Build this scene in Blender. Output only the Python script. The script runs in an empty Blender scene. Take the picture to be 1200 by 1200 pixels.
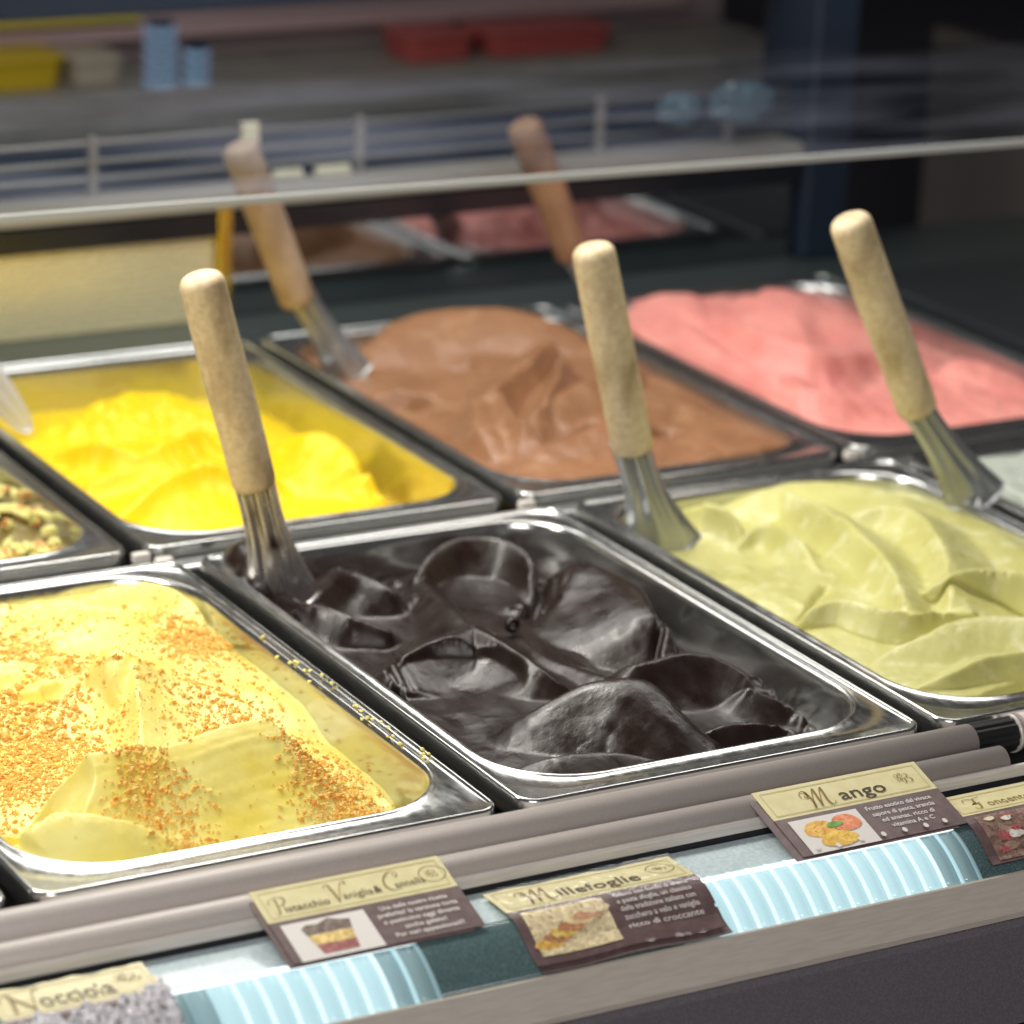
import bpy, bmesh, math, random
import numpy as np
from mathutils import Vector, Matrix, Euler
random.seed(7)
rng = np.random.default_rng(11)
S = bpy.context.scene
COL = S.collection

# ------------------------------------------------------------------ camera
CAM_LOC = Vector((-0.68272, -1.16683, 0.59354))
CAM_ROT = Euler((1.24508, -0.03794, -0.51141), 'XYZ')
FPX = 3901.5
cd = bpy.data.cameras.new('camera'); cam = bpy.data.objects.new('camera', cd); COL.objects.link(cam)
cam.location = CAM_LOC; cam.rotation_euler = CAM_ROT
cd.sensor_width = 36; cd.lens = FPX / 1200 * 36
cd.clip_start = 0.05; cd.clip_end = 60
cd.dof.use_dof = True; cd.dof.focus_distance = 1.53; cd.dof.aperture_fstop = 7.2
S.camera = cam
# ------------------------------------------------------------------ world and lamps
w = bpy.data.worlds.new('World'); S.world = w; w.use_nodes = True
nt = w.node_tree; bg = nt.nodes['Background']
bg.inputs['Color'].default_value = (0.42, 0.40, 0.46, 1); bg.inputs['Strength'].default_value = 0.10
def area(name, loc, target, sx, sy, power, col):
    l = bpy.data.lights.new(name, 'AREA'); l.shape = 'RECTANGLE'; l.size = sx; l.size_y = sy
    l.energy = power; l.color = col
    o = bpy.data.objects.new(name, l); COL.objects.link(o); o.location = loc
    o.rotation_euler = (Vector(target) - Vector(loc)).to_track_quat('-Z', 'Y').to_euler()
    return o
area('case_lamp_front', (-0.16, 0.42, 0.52), (-0.10, 0.14, 0), 0.80, 0.06, 4.6, (1.0, 0.965, 0.88))
area('case_lamp_rear', (0.30, 0.60, 0.52), (0.32, 0.62, 0), 0.9, 0.20, 3.1, (1.0, 0.97, 0.92))
area('front_fill_lamp', (-1.0, -1.7, 1.15), (0, -.1, 0), 1.0, 0.6, 19, (1.0, 0.965, 0.92))  # added fill behind the camera, brightens the case front
S.view_settings.view_transform = 'Standard'; S.view_settings.look = 'None'
S.view_settings.exposure = 0.34; S.view_settings.gamma = 1
S.render.engine = 'CYCLES'
S.render.resolution_x = 1024; S.render.resolution_y = 1024

ROT = CAM_ROT.to_matrix()
def un(px, py, axis, val):
    """point where the line of sight of a measured photo position meets the plane axis=val"""
    d = ROT @ Vector(((px - 600) / FPX, -(py - 600) / FPX, -1))
    return CAM_LOC + d * ((val - CAM_LOC[axis]) / d[axis])

# ------------------------------------------------------------------ helpers
def link(name, me, mat=None, parent=None, kind=None):
    o = bpy.data.objects.new(name, me); COL.objects.link(o)
    if mat is not None and me is not None:
        me.materials.clear(); me.materials.append(mat)
    if parent is not None: o.parent = parent
    if kind: o['kind'] = kind
    return o
def tag(o, label, cat, group=None):
    o['label'] = label; o['category'] = cat
    if group: o['group'] = group
    return o
def empty(name, loc=(0, 0, 0)):
    o = bpy.data.objects.new(name, None); COL.objects.link(o); o.location = loc; o.empty_display_size = .02
    return o
def mesh(vs, fs, smooth=False, name='m'):
    me = bpy.data.meshes.new(name); me.from_pydata([tuple(v) for v in vs], [], fs); me.update()
    if smooth: me.polygons.foreach_set('use_smooth', [True] * len(me.polygons))
    return me
def box_me(x0, x1, y0, y1, z0, z1, bev=0.0, seg=2):
    bm = bmesh.new(); bmesh.ops.create_cube(bm, size=1)
    for v in bm.verts:
        v.co = Vector(((x0 + x1) / 2 + v.co.x * (x1 - x0), (y0 + y1) / 2 + v.co.y * (y1 - y0), (z0 + z1) / 2 + v.co.z * (z1 - z0)))
    if bev: bmesh.ops.bevel(bm, geom=bm.edges[:], offset=bev, segments=seg, affect='EDGES', profile=.5)
    me = bpy.data.meshes.new('b'); bm.to_mesh(me); bm.free()
    return me
def extrude_profile(pts, x0, x1, nx=1, smooth=True, closed=True, caps=True):
    """profile in (y,z) run along x"""
    n = len(pts); vs = []; fs = []
    for i in range(nx + 1):
        x = x0 + (x1 - x0) * i / nx
        vs += [(x, p[0], p[1]) for p in pts]
    m = n if closed else n - 1
    for i in range(nx):
        for j in range(m):
            a = i * n + j; b = i * n + (j + 1) % n
            fs.append((a, b, b + n, a + n))
    nf = len(fs)
    if closed and caps:
        fs.append(tuple(range(n))[::-1]); fs.append(tuple(nx * n + k for k in range(n)))
    me = mesh(vs, fs, smooth)
    if smooth and closed and caps:
        for p in me.polygons[nf:]: p.use_smooth = False
    return me
def circ(cy, cz, r, n=32, sq=1.0): return [(cy + r * math.cos(2 * math.pi * k / n), cz + r * sq * math.sin(2 * math.pi * k / n)) for k in range(n)]

# ------------------------------------------------------------------ materials
def mat(name, col, rough=.5, metal=0, **k):
    m = bpy.data.materials.new(name); m.use_nodes = True
    b = m.node_tree.nodes['Principled BSDF']
    b.inputs['Base Color'].default_value = (*col, 1); b.inputs['Roughness'].default_value = rough
    b.inputs['Metallic'].default_value = metal
    for kk, v in k.items():
        kk = kk.replace('_', ' ')
        b.inputs[kk].default_value = v
    return m
def nodes(m): return m.node_tree.nodes, m.node_tree.links, m.node_tree.nodes['Principled BSDF']
def add_noise(m, scale=(1, 1, 1), ns=200, detail=4, bump=0.0, bdist=.001, col2=None, lo=.4, hi=.65, rough=None, wave=False, offset=0):
    N, L, b = nodes(m)
    tc = N.new('ShaderNodeTexCoord'); mp = N.new('ShaderNodeMapping'); mp.inputs['Scale'].default_value = scale
    mp.inputs['Location'].default_value = (offset, offset, offset)
    L.new(tc.outputs['Object'], mp.inputs['Vector'])
    t = N.new('ShaderNodeTexNoise'); t.inputs['Scale'].default_value = ns; t.inputs['Detail'].default_value = detail
    L.new(mp.outputs[0], t.inputs['Vector'])
    if col2 is not None:
        r = N.new('ShaderNodeValToRGB'); r.color_ramp.elements[0].position = lo; r.color_ramp.elements[1].position = hi
        src = b.inputs['Base Color'].links[0].from_socket if b.inputs['Base Color'].is_linked else None
        mx = N.new('ShaderNodeMix'); mx.data_type = 'RGBA'
        if src: L.new(src, mx.inputs[6])
        else: mx.inputs[6].default_value = b.inputs['Base Color'].default_value
        mx.inputs[7].default_value = (*col2, 1)
        L.new(t.outputs['Fac'], r.inputs[0]); L.new(r.outputs[0], mx.inputs[0]); L.new(mx.outputs[2], b.inputs['Base Color'])
    if rough is not None:
        mr = N.new('ShaderNodeMapRange'); mr.inputs['To Min'].default_value = rough[0]; mr.inputs['To Max'].default_value = rough[1]
        mr.inputs['From Min'].default_value = .3; mr.inputs['From Max'].default_value = .7
        L.new(t.outputs['Fac'], mr.inputs[0]); L.new(mr.outputs[0], b.inputs['Roughness'])
    if bump:
        bp = N.new('ShaderNodeBump'); bp.inputs['Strength'].default_value = bump; bp.inputs['Distance'].default_value = bdist
        L.new(t.outputs['Fac'], bp.inputs['Height'])
        if b.inputs['Normal'].is_linked: L.new(b.inputs['Normal'].links[0].from_socket, bp.inputs['Normal'])
        L.new(bp.outputs[0], b.inputs['Normal'])
    return m

M_steel = mat('stainless_steel', (.50, .50, .49), .3, .95)
add_noise(M_steel, (1, .05, 1), 900, 3, rough=(.28, .42))
add_noise(M_steel, (1, 1, 1), 45, 5, col2=(.46, .47, .46), lo=.42, hi=.72)
M_pan = mat('pan_steel', (.60, .60, .585), .22, .96)
add_noise(M_pan, (1, .3, 1), 260, 4, rough=(.15, .27))
add_noise(M_pan, (1, 1, 1), 30, 5, col2=(.57, .58, .57), lo=.3, hi=.8, offset=3)
M_rail = mat('anodised_taupe_rail', (.60, .535, .50), .42, 0)
add_noise(M_rail, (1, 1, 1), 1400, 3, col2=(.52, .465, .44), lo=.3, hi=.7, bump=.15, bdist=.0002)
M_lip = mat('pale_aluminium', (.72, .67, .62), .35, .1)
add_noise(M_lip, (.05, 1, 1), 900, 3, col2=(.62, .58, .54), bump=.1, bdist=.0002)
M_strip = mat('beige_aluminium', (.62, .56, .49), .45, 0)
add_noise(M_strip, (.1, 1, 1), 700, 4, col2=(.56, .50, .44), bump=.1, bdist=.0002)
M_black = mat('black_rubber', (.012, .012, .014), .5)
M_front = mat('dark_grey_front', (.15, .135, .15), .38)
add_noise(M_front, (1, 1, 1), 900, 3, col2=(.19, .175, .195), bump=.2, bdist=.0002)
M_kick = mat('kick_black', (.012, .010, .010), .4)
M_well = mat('dark_well', (.02, .022, .025), .5)
M_teal = mat('dark_teal_plastic', (.07, .12, .13), .2)
add_noise(M_teal, (1, 1, 1), 1500, 3, col2=(.20, .28, .28), lo=.45, hi=.8, bump=.2, bdist=.0002)
M_tray = mat('pale_tray_plastic', (.50, .62, .66), .15)
add_noise(M_tray, (1, 1, 1), 500, 4, col2=(.66, .75, .77), lo=.4, hi=.7, bump=.15, bdist=.0003)
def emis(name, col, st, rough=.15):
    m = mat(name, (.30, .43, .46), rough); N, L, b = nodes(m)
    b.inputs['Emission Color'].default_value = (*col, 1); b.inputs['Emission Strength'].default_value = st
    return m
M_refl = emis('reflection_bright', (.50, .76, .82), .58)  # glow put into these materials to imitate LED reflections
M_reflmid = emis('reflection_mid', (.26, .46, .52), .26)
M_refldim = emis('reflection_dim', (.16, .28, .31), .18)
M_reflbar = emis('reflection_bar', (.80, .96, 1.0), .72)
M_reflline = emis('reflection_line', (.92, .98, 1.0), 1.1)

def handle_mat(name, c1, c2, c3):
    m = mat(name, c1, .62, 0)
    add_noise(m, (1, 1, 1), 260, 5, col2=c2, lo=.38, hi=.72)
    add_noise(m, (1, 1, .45), 60, 6, col2=c3, lo=.46, hi=.74, offset=5)
    add_noise(m, (1, 1, 1), 900, 3, bump=.25, bdist=.0004)
    return m
M_handle = handle_mat('pressed_wood_handle', (.74, .60, .38), (.58, .44, .25), (.36, .25, .13))
M_handle_dark = handle_mat('dark_wood_handle', (.36, .20, .11), (.28, .15, .08), (.2, .1, .06))
M_blade = mat('blade_steel', (.46, .47, .48), .34, .8)
add_noise(M_blade, (1, 1, .15), 300, 4, bump=.2, bdist=.0005, rough=(.25, .45))
M_blade_choc = mat('blade_steel_chocolate_smeared', (.50, .48, .46), .28, .85)
add_noise(M_blade_choc, (1, 1, .5), 70, 5, col2=(.10, .06, .045), lo=.52, hi=.66, bump=.2, bdist=.001, rough=(.18, .42))

def gelato_mat(name, c, c2, rough=.42, sss=.25, rad=(1, .8, .4), bumpd=.0006, gscale=220, coat=0.0, rr=None, c3=None):
    m = mat(name, c, rough)
    N, L, b = nodes(m)
    b.inputs['Subsurface Weight'].default_value = sss; b.inputs['Subsurface Radius'].default_value = rad
    b.inputs['Subsurface Scale'].default_value = .004
    b.inputs['Specular IOR Level'].default_value = .45
    b.inputs['Coat Weight'].default_value = coat; b.inputs['Coat Roughness'].default_value = .22
    add_noise(m, (1, 1, 1), 28, 4, col2=c2, lo=.35, hi=.72)
    if c3: add_noise(m, (1, 1, 1), 55, 5, col2=c3, lo=.55, hi=.7, offset=9)
    add_noise(m, (1, .35, 1), gscale, 5, bump=.35, bdist=bumpd, rough=rr)
    add_noise(m, (1, 1, 1), 900, 3, bump=.25, bdist=.0003)
    return m
M_choc = gelato_mat('dark_chocolate_gelato', (.019, .0095, .0072), (.012, .006, .005), .34, 0.0, (.6, .3, .2), .0004, 110, coat=.0, rr=(.22, .42))
M_vanilla = gelato_mat('vanilla_cream_gelato', (.92, .83, .29), (.92, .74, .12), .38, .3, rr=(.3, .5), bumpd=.0005)
M_yellow = gelato_mat('mango_yellow_gelato', (.93, .66, .004), (.92, .60, .002), .42, .3, (1, .7, .1), rr=(.35, .55))
M_milk = gelato_mat('milk_chocolate_gelato', (.32, .155, .076), (.25, .115, .056), .36, .12, (1, .6, .4), c3=(.37, .20, .11), rr=(.3, .5))
M_pink = gelato_mat('strawberry_pink_gelato', (.84, .34, .29), (.78, .26, .23), .45, .3, (1, .5, .4), rr=(.4, .6))
M_green = gelato_mat('pistachio_gelato', (.62, .60, .25), (.54, .51, .17), .36, .35, (1, .9, .4), c3=(.72, .71, .40), rr=(.26, .5))
M_pale = gelato_mat('pale_cream_gelato', (.50, .54, .47), (.42, .47, .41), .45, .3)
M_crumb = mat('biscuit_crumb', (.88, .54, .10), .7); add_noise(M_crumb, (1, 1, 1), 260, 2, col2=(.74, .32, .04), lo=.4, hi=.6)
add_noise(M_crumb, (1, 1, 1), 400, 2, col2=(.90, .68, .20), lo=.5, hi=.66, offset=4)
M_nut = mat('pistachio_pieces', (.70, .66, .22), .5); add_noise(M_nut, (1, 1, 1), 60, 2, col2=(.62, .27, .08), lo=.50, hi=.58)

# ------------------------------------------------------------------ numpy noise
def vnoise(x, y, seed=0):
    xi = np.floor(x).astype(np.int64); yi = np.floor(y).astype(np.int64)
    xf = x - xi; yf = y - yi
    def h(a, b):
        n = (a * 374761393 + b * 668265263 + seed * 974634777) & 0x7fffffff
        n = ((n ^ (n >> 13)) * 1274126177) & 0x7fffffff
        return ((n ^ (n >> 16)) & 0xffff) / 65535.0
    u = xf * xf * (3 - 2 * xf); v = yf * yf * (3 - 2 * yf)
    return (h(xi, yi) * (1 - u) + h(xi + 1, yi) * u) * (1 - v) + (h(xi, yi + 1) * (1 - u) + h(xi + 1, yi + 1) * u) * v
def fbm(x, y, f, seed=0, o=4):
    s = 0; a = .5
    for i in range(o):
        s = s + a * (vnoise(x * f, y * f, seed + i) - .5); f *= 2.03; a *= .5
    return s * 2

# ------------------------------------------------------------------ layout of the pans (metres; rim tops at z = 0)
W = .23007; D = .36; G = .0166; SH = .01704
ROW = [(0, D), (D + G, 2 * D + G)]
def pan_rect(u, row):
    s = SH if row else 0
    return (u * W - s + .0052, (u + 1) * W - s - .0052, ROW[row][0] + .002, ROW[row][1] - .002)
def rrect(x0, x1, y0, y1, r, n=10):
    out = []
    for cx, cy, a0 in ((x1 - r, y1 - r, 0), (x0 + r, y1 - r, 90), (x0 + r, y0 + r, 180), (x1 - r, y0 + r, 270)):
        for k in range(n + 1):
            a = math.radians(a0 + 90 * k / n); out.append((cx + r * math.cos(a), cy + r * math.sin(a)))
    return out
FL, FF, FB, OR = .0095, .0195, .0115, .043      # flange widths: side, front, back; opening corner radius
def opening(u, row, extra=0.0):
    x0, x1, y0, y1 = pan_rect(u, row); fl = (FL, .0068)[row]; ff = (FF, .0165)[row]
    return (x0 + fl + extra, x1 - fl - extra, y0 + ff + extra, y1 - FB - extra)
def make_pan(u, row, label):
    x0, x1, y0, y1 = pan_rect(u, row)
    ox0, ox1, oy0, oy1 = opening(u, row)
    loops = []
    def out(e, z, r=.011): loops.append([(x, y, z) for x, y in rrect(x0 + e, x1 - e, y0 + e, y1 - e, max(r - e, .004))])
    def inn(e, z): loops.append([(x, y, z) for x, y in rrect(ox0 + e, ox1 - e, oy0 + e, oy1 - e, max(OR - e, .01))])
    out(.0006, -.012); out(0, -.009); out(0, -.0014); out(.0005, -.0004); out(.0014, 0); out(.0020, -.0002); out(.0024, -.0009); out(.0026, -.0012)
    inn(-.0042, -.0013); inn(-.0030, -.0008); inn(-.0018, -.0004); inn(-.0006, -.0008); inn(.0004, -.0020); inn(.0010, -.0036); inn(.0016, -.008)
    for k in range(1, 7): inn(.0016 + .0009 * k, -.008 - .0135 * k)
    inn(.014, -.094); inn(.03, -.097)
    vs = [v for l in loops for v in l]; n = len(loops[0]); fs = []
    for i in range(len(loops) - 1):
        for j in range(n):
            a = i * n + j; b = i * n + (j + 1) % n; fs.append((a, b, b + n, a + n))
    fs.append(tuple((len(loops) - 1) * n + k for k in range(n)))
    me = mesh(vs, fs, True)
    o = link('gelato_pan', me, M_pan); tag(o, label, 'gelato pan', 'steel gelato pans')
    return o

# ------------------------------------------------------------------ gelato surfaces: ridges, folds and scooped hollows
def P3(px, py, z): return un(px, py, 2, z)
class Ice:
    def __init__(s, u, row, step, base, seed, slope=None):
        s.u, s.row, s.seed = u, row, seed; s.soften = 3; s.rag = .0016
        x0, x1, y0, y1 = opening(u, row, .0010)
        nx = int((x1 - x0) / step); ny = int((y1 - y0) / step); s.nx, s.ny = nx, ny
        gx = np.linspace(x0 - .001, x1 + .001, nx); gy = np.linspace(y0 - .001, y1 + .001, ny)
        s.X, s.Y = np.meshgrid(gx, gy); s.rect = (x0, x1, y0, y1)
        # domain warp so that the hand-worked forms are never perfectly regular
        s.WX = s.X + .005 * fbm(s.X, s.Y, 22, seed + 50, 3); s.WY = s.Y + .005 * fbm(s.X, s.Y, 22, seed + 60, 3)
        s.H = np.full_like(s.X, base) + .004 * fbm(s.X, s.Y, 18, seed)
        if slope: s.H += slope[0] * (s.X - x0) / (x1 - x0) + slope[1] * (s.Y - y0) / (y1 - y0)
        s.base = s.H.copy(); s.DX = np.zeros_like(s.X); s.DY = np.zeros_like(s.X)
    def ridge(s, pts, wl, wr, pl=1.3, pr=1.3, H=.02, k=.0009, curl=0.0, stria=.0, soft=.09):
        """pts: [(px,py,z)...]; left/right as walking along the points seen from above"""
        q = [P3(*p) for p in pts]
        # smooth the polyline
        C = np.array([(v.x, v.y, p[2]) for v, p in zip(q, pts)])
        if len(C) > 2:
            E = np.vstack([2 * C[0] - C[1], C, 2 * C[-1] - C[-2]]); o = []
            for i in range(1, len(E) - 2):
                for t in np.linspace(0, 1, 5, endpoint=False):
                    a, b, c, d = E[i - 1], E[i], E[i + 1], E[i + 2]
                    o.append(.5 * ((2 * b) + (-a + c) * t + (2 * a - 5 * b + 4 * c - d) * t * t + (-a + 3 * b - 3 * c + d) * t ** 3))
            o.append(C[-1]); C = np.array(o)
        tau = soft * (wl + wr) * .5 + 1e-5
        ds = []; zs = []; sg = []; st = []; nx_ = []; ny_ = []; acc = 0
        for a, b in zip(C[:-1], C[1:]):
            dx, dy = b[0] - a[0], b[1] - a[1]; l2 = dx * dx + dy * dy + 1e-12; l = math.sqrt(l2)
            t = np.clip(((s.WX - a[0]) * dx + (s.WY - a[1]) * dy) / l2, 0, 1)
            ex = s.WX - a[0] - t * dx; ey = s.WY - a[1] - t * dy
            ds.append(np.hypot(ex, ey)); zs.append(a[2] + t * (b[2] - a[2])); sg.append((dx * ey - dy * ex) / l); st.append(acc + t * l); nx_.append(-dy / l); ny_.append(dx / l); acc += l
        D_ = np.array(ds); mn = D_.min(0); Wt = np.exp(-(D_ - mn) / tau); Ws = Wt.sum(0)
        one = 1.0 + 1.2 * np.exp(-mn / tau)
        best = np.sqrt(mn * mn + (.35 * tau) ** 2) - .35 * tau
        Wt /= Ws; zc = (Wt * np.array(zs)).sum(0); sd = (Wt * np.array(sg)).sum(0); ss = (Wt * np.array(st)).sum(0)
        tx = (Wt * np.array(nx_)[:, None, None]).sum(0); ty = (Wt * np.array(ny_)[:, None, None]).sum(0)
        f = np.clip(.5 + .5 * sd / (best + .0008), 0, 1); f = f * f * (3 - 2 * f)
        wd = wr + (wl - wr) * f; pw = pr + (pl - pr) * f
        h = zc - H * (1 - np.exp(-(best / wd) ** pw))
        if stria: h = h + stria * (vnoise(best * 900 + 3, ss * 14, s.seed + 7) - .5) * np.exp(-best / (2 * wd))
        g = np.clip(.5 + .5 * (h - s.H) / k, 0, 1)
        new = s.H * (1 - g) + h * g + k * g * (1 - g)
        if curl:
            wgt = g * np.exp(-(best / (.35 * abs(curl) * 10 + .004)) ** 2)
            s.DX += wgt * tx * curl; s.DY += wgt * ty * curl
        s.H = new
    def bowl(s, px, py, z, rx, ry, ang, depth, k=.0006, p=2.0, tilt=0):
        """scooped hollow: rim level z at radius 1, 'depth' deeper in the middle; tilt lowers its front"""
        c = P3(px, py, z); a = math.radians(ang); ca, sa = math.cos(a), math.sin(a)
        ex = s.WX - c.x; ey = s.WY - c.y
        u = (ex * ca + ey * sa) / rx; v = (-ex * sa + ey * ca) / ry
        r = np.hypot(u, v)
        hb = z - depth * (1 - r ** p) + tilt * v + np.where(r > 1.25, (r - 1.25) * .08, 0)
        g = np.clip(.5 + .5 * (s.H - hb) / k, 0, 1)
        s.H = s.H * (1 - g) + hb * g - k * g * (1 - g)
    def groove(s, pts, w, d):
        q = [P3(*p) for p in pts]; best = np.full(s.X.shape, 1e9)
        for a, b in zip(q[:-1], q[1:]):
            dx, dy = b.x - a.x, b.y - a.y; l2 = dx * dx + dy * dy + 1e-12
            t = np.clip(((s.WX - a.x) * dx + (s.WY - a.y) * dy) / l2, 0, 1)
            best = np.minimum(best, np.hypot(s.WX - a.x - t * dx, s.WY - a.y - t * dy))
        s.H -= d * np.exp(-(best / w) ** 2)
    def sink(s, right=0, back=0, front=0, left=0, w=.03):
        x0, x1, y0, y1 = s.rect
        for dist, am in ((x1 - s.WX, right), (y1 - s.WY, back), (s.WY - y0, front), (s.WX - x0, left)):
            if am: s.H -= am * np.exp(-(np.clip(dist, 0, 1) / w) ** 1.6)
    def rough(s, px, py, r, amp, f=160, z=-.02):
        c = P3(px, py, z); m = np.exp(-(np.hypot(s.X - c.x, s.Y - c.y) / r) ** 4)
        n = fbm(s.X, s.Y, f, s.seed + 31, 4)
        s.H += m * amp * (np.abs(n) * 2 - .4) ; s.DX += m * amp * .6 * fbm(s.X, s.Y, f, s.seed + 77, 3)
    def build(s, name, m, fine=.0005, edge=.004):
        def blur(A, n):
            for _ in range(n):
                B = np.pad(A, 1, mode='edge'); A = (B[:-2, 1:-1] + 2 * B[1:-1, 1:-1] + B[2:, 1:-1]) / 4
                B = np.pad(A, 1, mode='edge'); A = (B[1:-1, :-2] + 2 * B[1:-1, 1:-1] + B[1:-1, 2:]) / 4
            return A
        s.H = blur(s.H, s.soften); s.DX = blur(s.DX, 6); s.DY = blur(s.DY, 6)
        if s.rag:
            lp = blur(s.H, 3); P_ = np.pad(lp, 3, mode='edge')
            lap = (P_[3:-3, :-6] + P_[3:-3, 6:] + P_[:-6, 3:-3] + P_[6:, 3:-3] - 4 * lp)
            sc_ = np.percentile(np.abs(lap), 97) + 1e-9
            cr_ = np.clip(-lap / sc_, 0, 1.2) ** 1.3
            patch = np.clip(fbm(s.X, s.Y, 35, s.seed + 90, 2) * 2.2 + .35, 0, 1)
            s.H = s.H + s.rag * cr_ * patch * fbm(s.X, s.Y, 260, s.seed + 91, 3)
            s.DX = s.DX + s.rag * 1.2 * cr_ * patch * fbm(s.X, s.Y, 230, s.seed + 92, 3); s.DY = s.DY + s.rag * 1.2 * cr_ * patch * fbm(s.X, s.Y, 230, s.seed + 93, 3)
            pit = np.clip(fbm(s.X, s.Y, 330, s.seed + 94, 2) - .42, 0, 1) * np.clip(fbm(s.X, s.Y, 30, s.seed + 95, 2) * 2, 0, 1)
            s.H = s.H - s.rag * 1.6 * pit
        s.H = s.H + fine * fbm(s.X, s.Y, 120, s.seed + 3, 4)
        x0, x1, y0, y1 = s.rect
        # the mass rounds over and meets the wall just below the rim, never hanging above it
        r_ = OR - .001
        qx = np.clip(s.X, x0 + r_, x1 - r_); qy = np.clip(s.Y, y0 + r_, y1 - r_)
        corner = ((s.X < x0 + r_) | (s.X > x1 - r_)) & ((s.Y < y0 + r_) | (s.Y > y1 - r_))
        dist = np.where(corner, r_ - np.hypot(s.X - qx, s.Y - qy), np.minimum(np.minimum(s.X - x0, x1 - s.X), np.minimum(s.Y - y0, y1 - s.Y)))
        cap = -.0035 + .030 * np.sqrt(np.clip(dist, 0, 1) / .030)
        g = np.clip(.5 + .5 * (s.H - cap) / .002, 0, 1); s.H = s.H * (1 - g) + cap * g - .002 * g * (1 - g)
        # keep inside the tapering, round-cornered wall
        e = .0 + np.clip((-.006 - s.H) * .066, 0, .01) + .0002
        r = OR - .0010
        X = np.clip(s.X + s.DX, x0 + e, x1 - e); Y = np.clip(s.Y + s.DY, y0 + e, y1 - e)
        cx = np.clip(X, x0 + r, x1 - r); cy = np.clip(Y, y0 + r, y1 - r)
        dx, dy = X - cx, Y - cy; dd = np.hypot(dx, dy); rr = r - e
        f = np.where(dd > rr, rr / (dd + 1e-9), 1.0)
        outside = np.hypot(s.X - np.clip(s.X, x0 + r, x1 - r), s.Y - np.clip(s.Y, y0 + r, y1 - r)) > r + .0035
        X = cx + dx * f; Y = cy + dy * f
        s.FX, s.FY = X, Y
        ny, nx = X.shape
        vs = np.stack([X, Y, s.H], -1).reshape(-1, 3)
        idx = np.arange(nx * ny).reshape(ny, nx)
        q = np.stack([idx[:-1, :-1], idx[:-1, 1:], idx[1:, 1:], idx[1:, :-1]], -1).reshape(-1, 4)
        o = outside.reshape(-1); q = q[~(o[q].all(1))]
        me = bpy.data.meshes.new(name); me.vertices.add(len(vs)); me.vertices.foreach_set('co', vs.ravel().astype(np.float32))
        me.loops.add(q.size); me.loops.foreach_set('vertex_index', q.ravel().astype(np.int32))
        me.polygons.add(len(q)); me.polygons.foreach_set('loop_start', np.arange(0, q.size, 4, dtype=np.int32))
        me.polygons.foreach_set('use_smooth', np.ones(len(q), bool)); me.update(calc_edges=True); me.validate()
        return link(name, me, m)
    def at(s, x, y):
        x0, x1, y0, y1 = s.rect
        i = int(np.clip((x - x0) / (x1 - x0) * (s.nx - 1), 0, s.nx - 1)); j = int(np.clip((y - y0) / (y1 - y0) * (s.ny - 1), 0, s.ny - 1))
        return s.H[j, i]

YB0 = .80
#==================================================================== SETTING
# counter deck: dark well under the pans, black joints, steel divider between the rows
link('counter_well', box_me(-.55, 1.25, .0015, .792, -.16, -.11), M_well, kind='structure')
link('counter_front_wall', box_me(-.55, .99, -.0005, .0012, -.11, -.011), M_well, kind='structure')
o = link('row_divider', box_me(-.55, .98, D + .001, D + G - .001, -.045, -.0065, .002), M_steel); tag(o, 'narrow steel bar running between the front and back rows of pans', 'divider bar')
for k, (u, row) in enumerate([(-1, 1), (0, 1), (1, 1), (2, 1)]):
    pass
pan_labels = {
    (-1, 0): 'steel pan of pale gelato sprinkled with orange crumbs, front row left',
    (0, 0): 'steel pan of dark chocolate gelato in the middle of the front row',
    (1, 0): 'steel pan of pale green gelato, front row right of the dark chocolate',
    (2, 0): 'steel pan at the right edge behind the pale green gelato pan',
    (-2, 0): 'steel pan whose corner just shows at the lower left edge',
    (-1, 1): 'steel pan of chopped green nuts at the left edge, back row',
    (0, 1): 'steel pan of bright yellow gelato in the back row',
    (1, 1): 'steel pan of milk chocolate brown gelato in the back row',
    (2, 1): 'steel pan of pink gelato, back row right'}
for k, l in pan_labels.items(): make_pan(k[0], k[1], l)
# bright locating pins in the joints between pans
pin = None
for (px, py), l in (((165, 651), 'small bright pin at the joint left of the yellow pan'), ((192, 657), 'small bright pin by the near corner of the dark chocolate pan'),
                    ((617, 590), 'small bright pin between the yellow and brown pans'), ((998, 531), 'small bright pin between the brown and pink pans')):
    p = P3(px, py, -.002)
    if pin is None:
        pin = box_me(-.005, .005, -.0025, .0025, -.004, .0018, .0012, 3)
        pin.polygons.foreach_set('use_smooth', [True] * len(pin.polygons))
    o = link('locating_pin', pin, M_lip); o.location = p; tag(o, l, 'pin', 'pins in the pan joints')

link('case_canopy', box_me(-.60, 1.25, .02, YB0 + .3, .60, .62), mat('canopy_dark', (.03, .03, .035), .5), kind='structure')
# ---- front rails
RX0, RX1 = -.55, .246
def rail(name, cy, cz, r, x1, label):
    me = extrude_profile(circ(cy, cz, r, 40), RX0, x1, 1)
    o = link(name, me, M_rail); return tag(o, label, 'rail')
e1 = un(1135, 868, 1, -.0085).x; e2 = un(1172, 893, 1, -.022).x
r1 = rail('round_rail', -.0088, -.0068, .0085, e1, 'upper round taupe rail running along the front edge of the pans')
r2 = rail('round_rail', -.0225, -.0132, .0075, e2, 'lower round taupe rail with the card tops resting against it')
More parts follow.
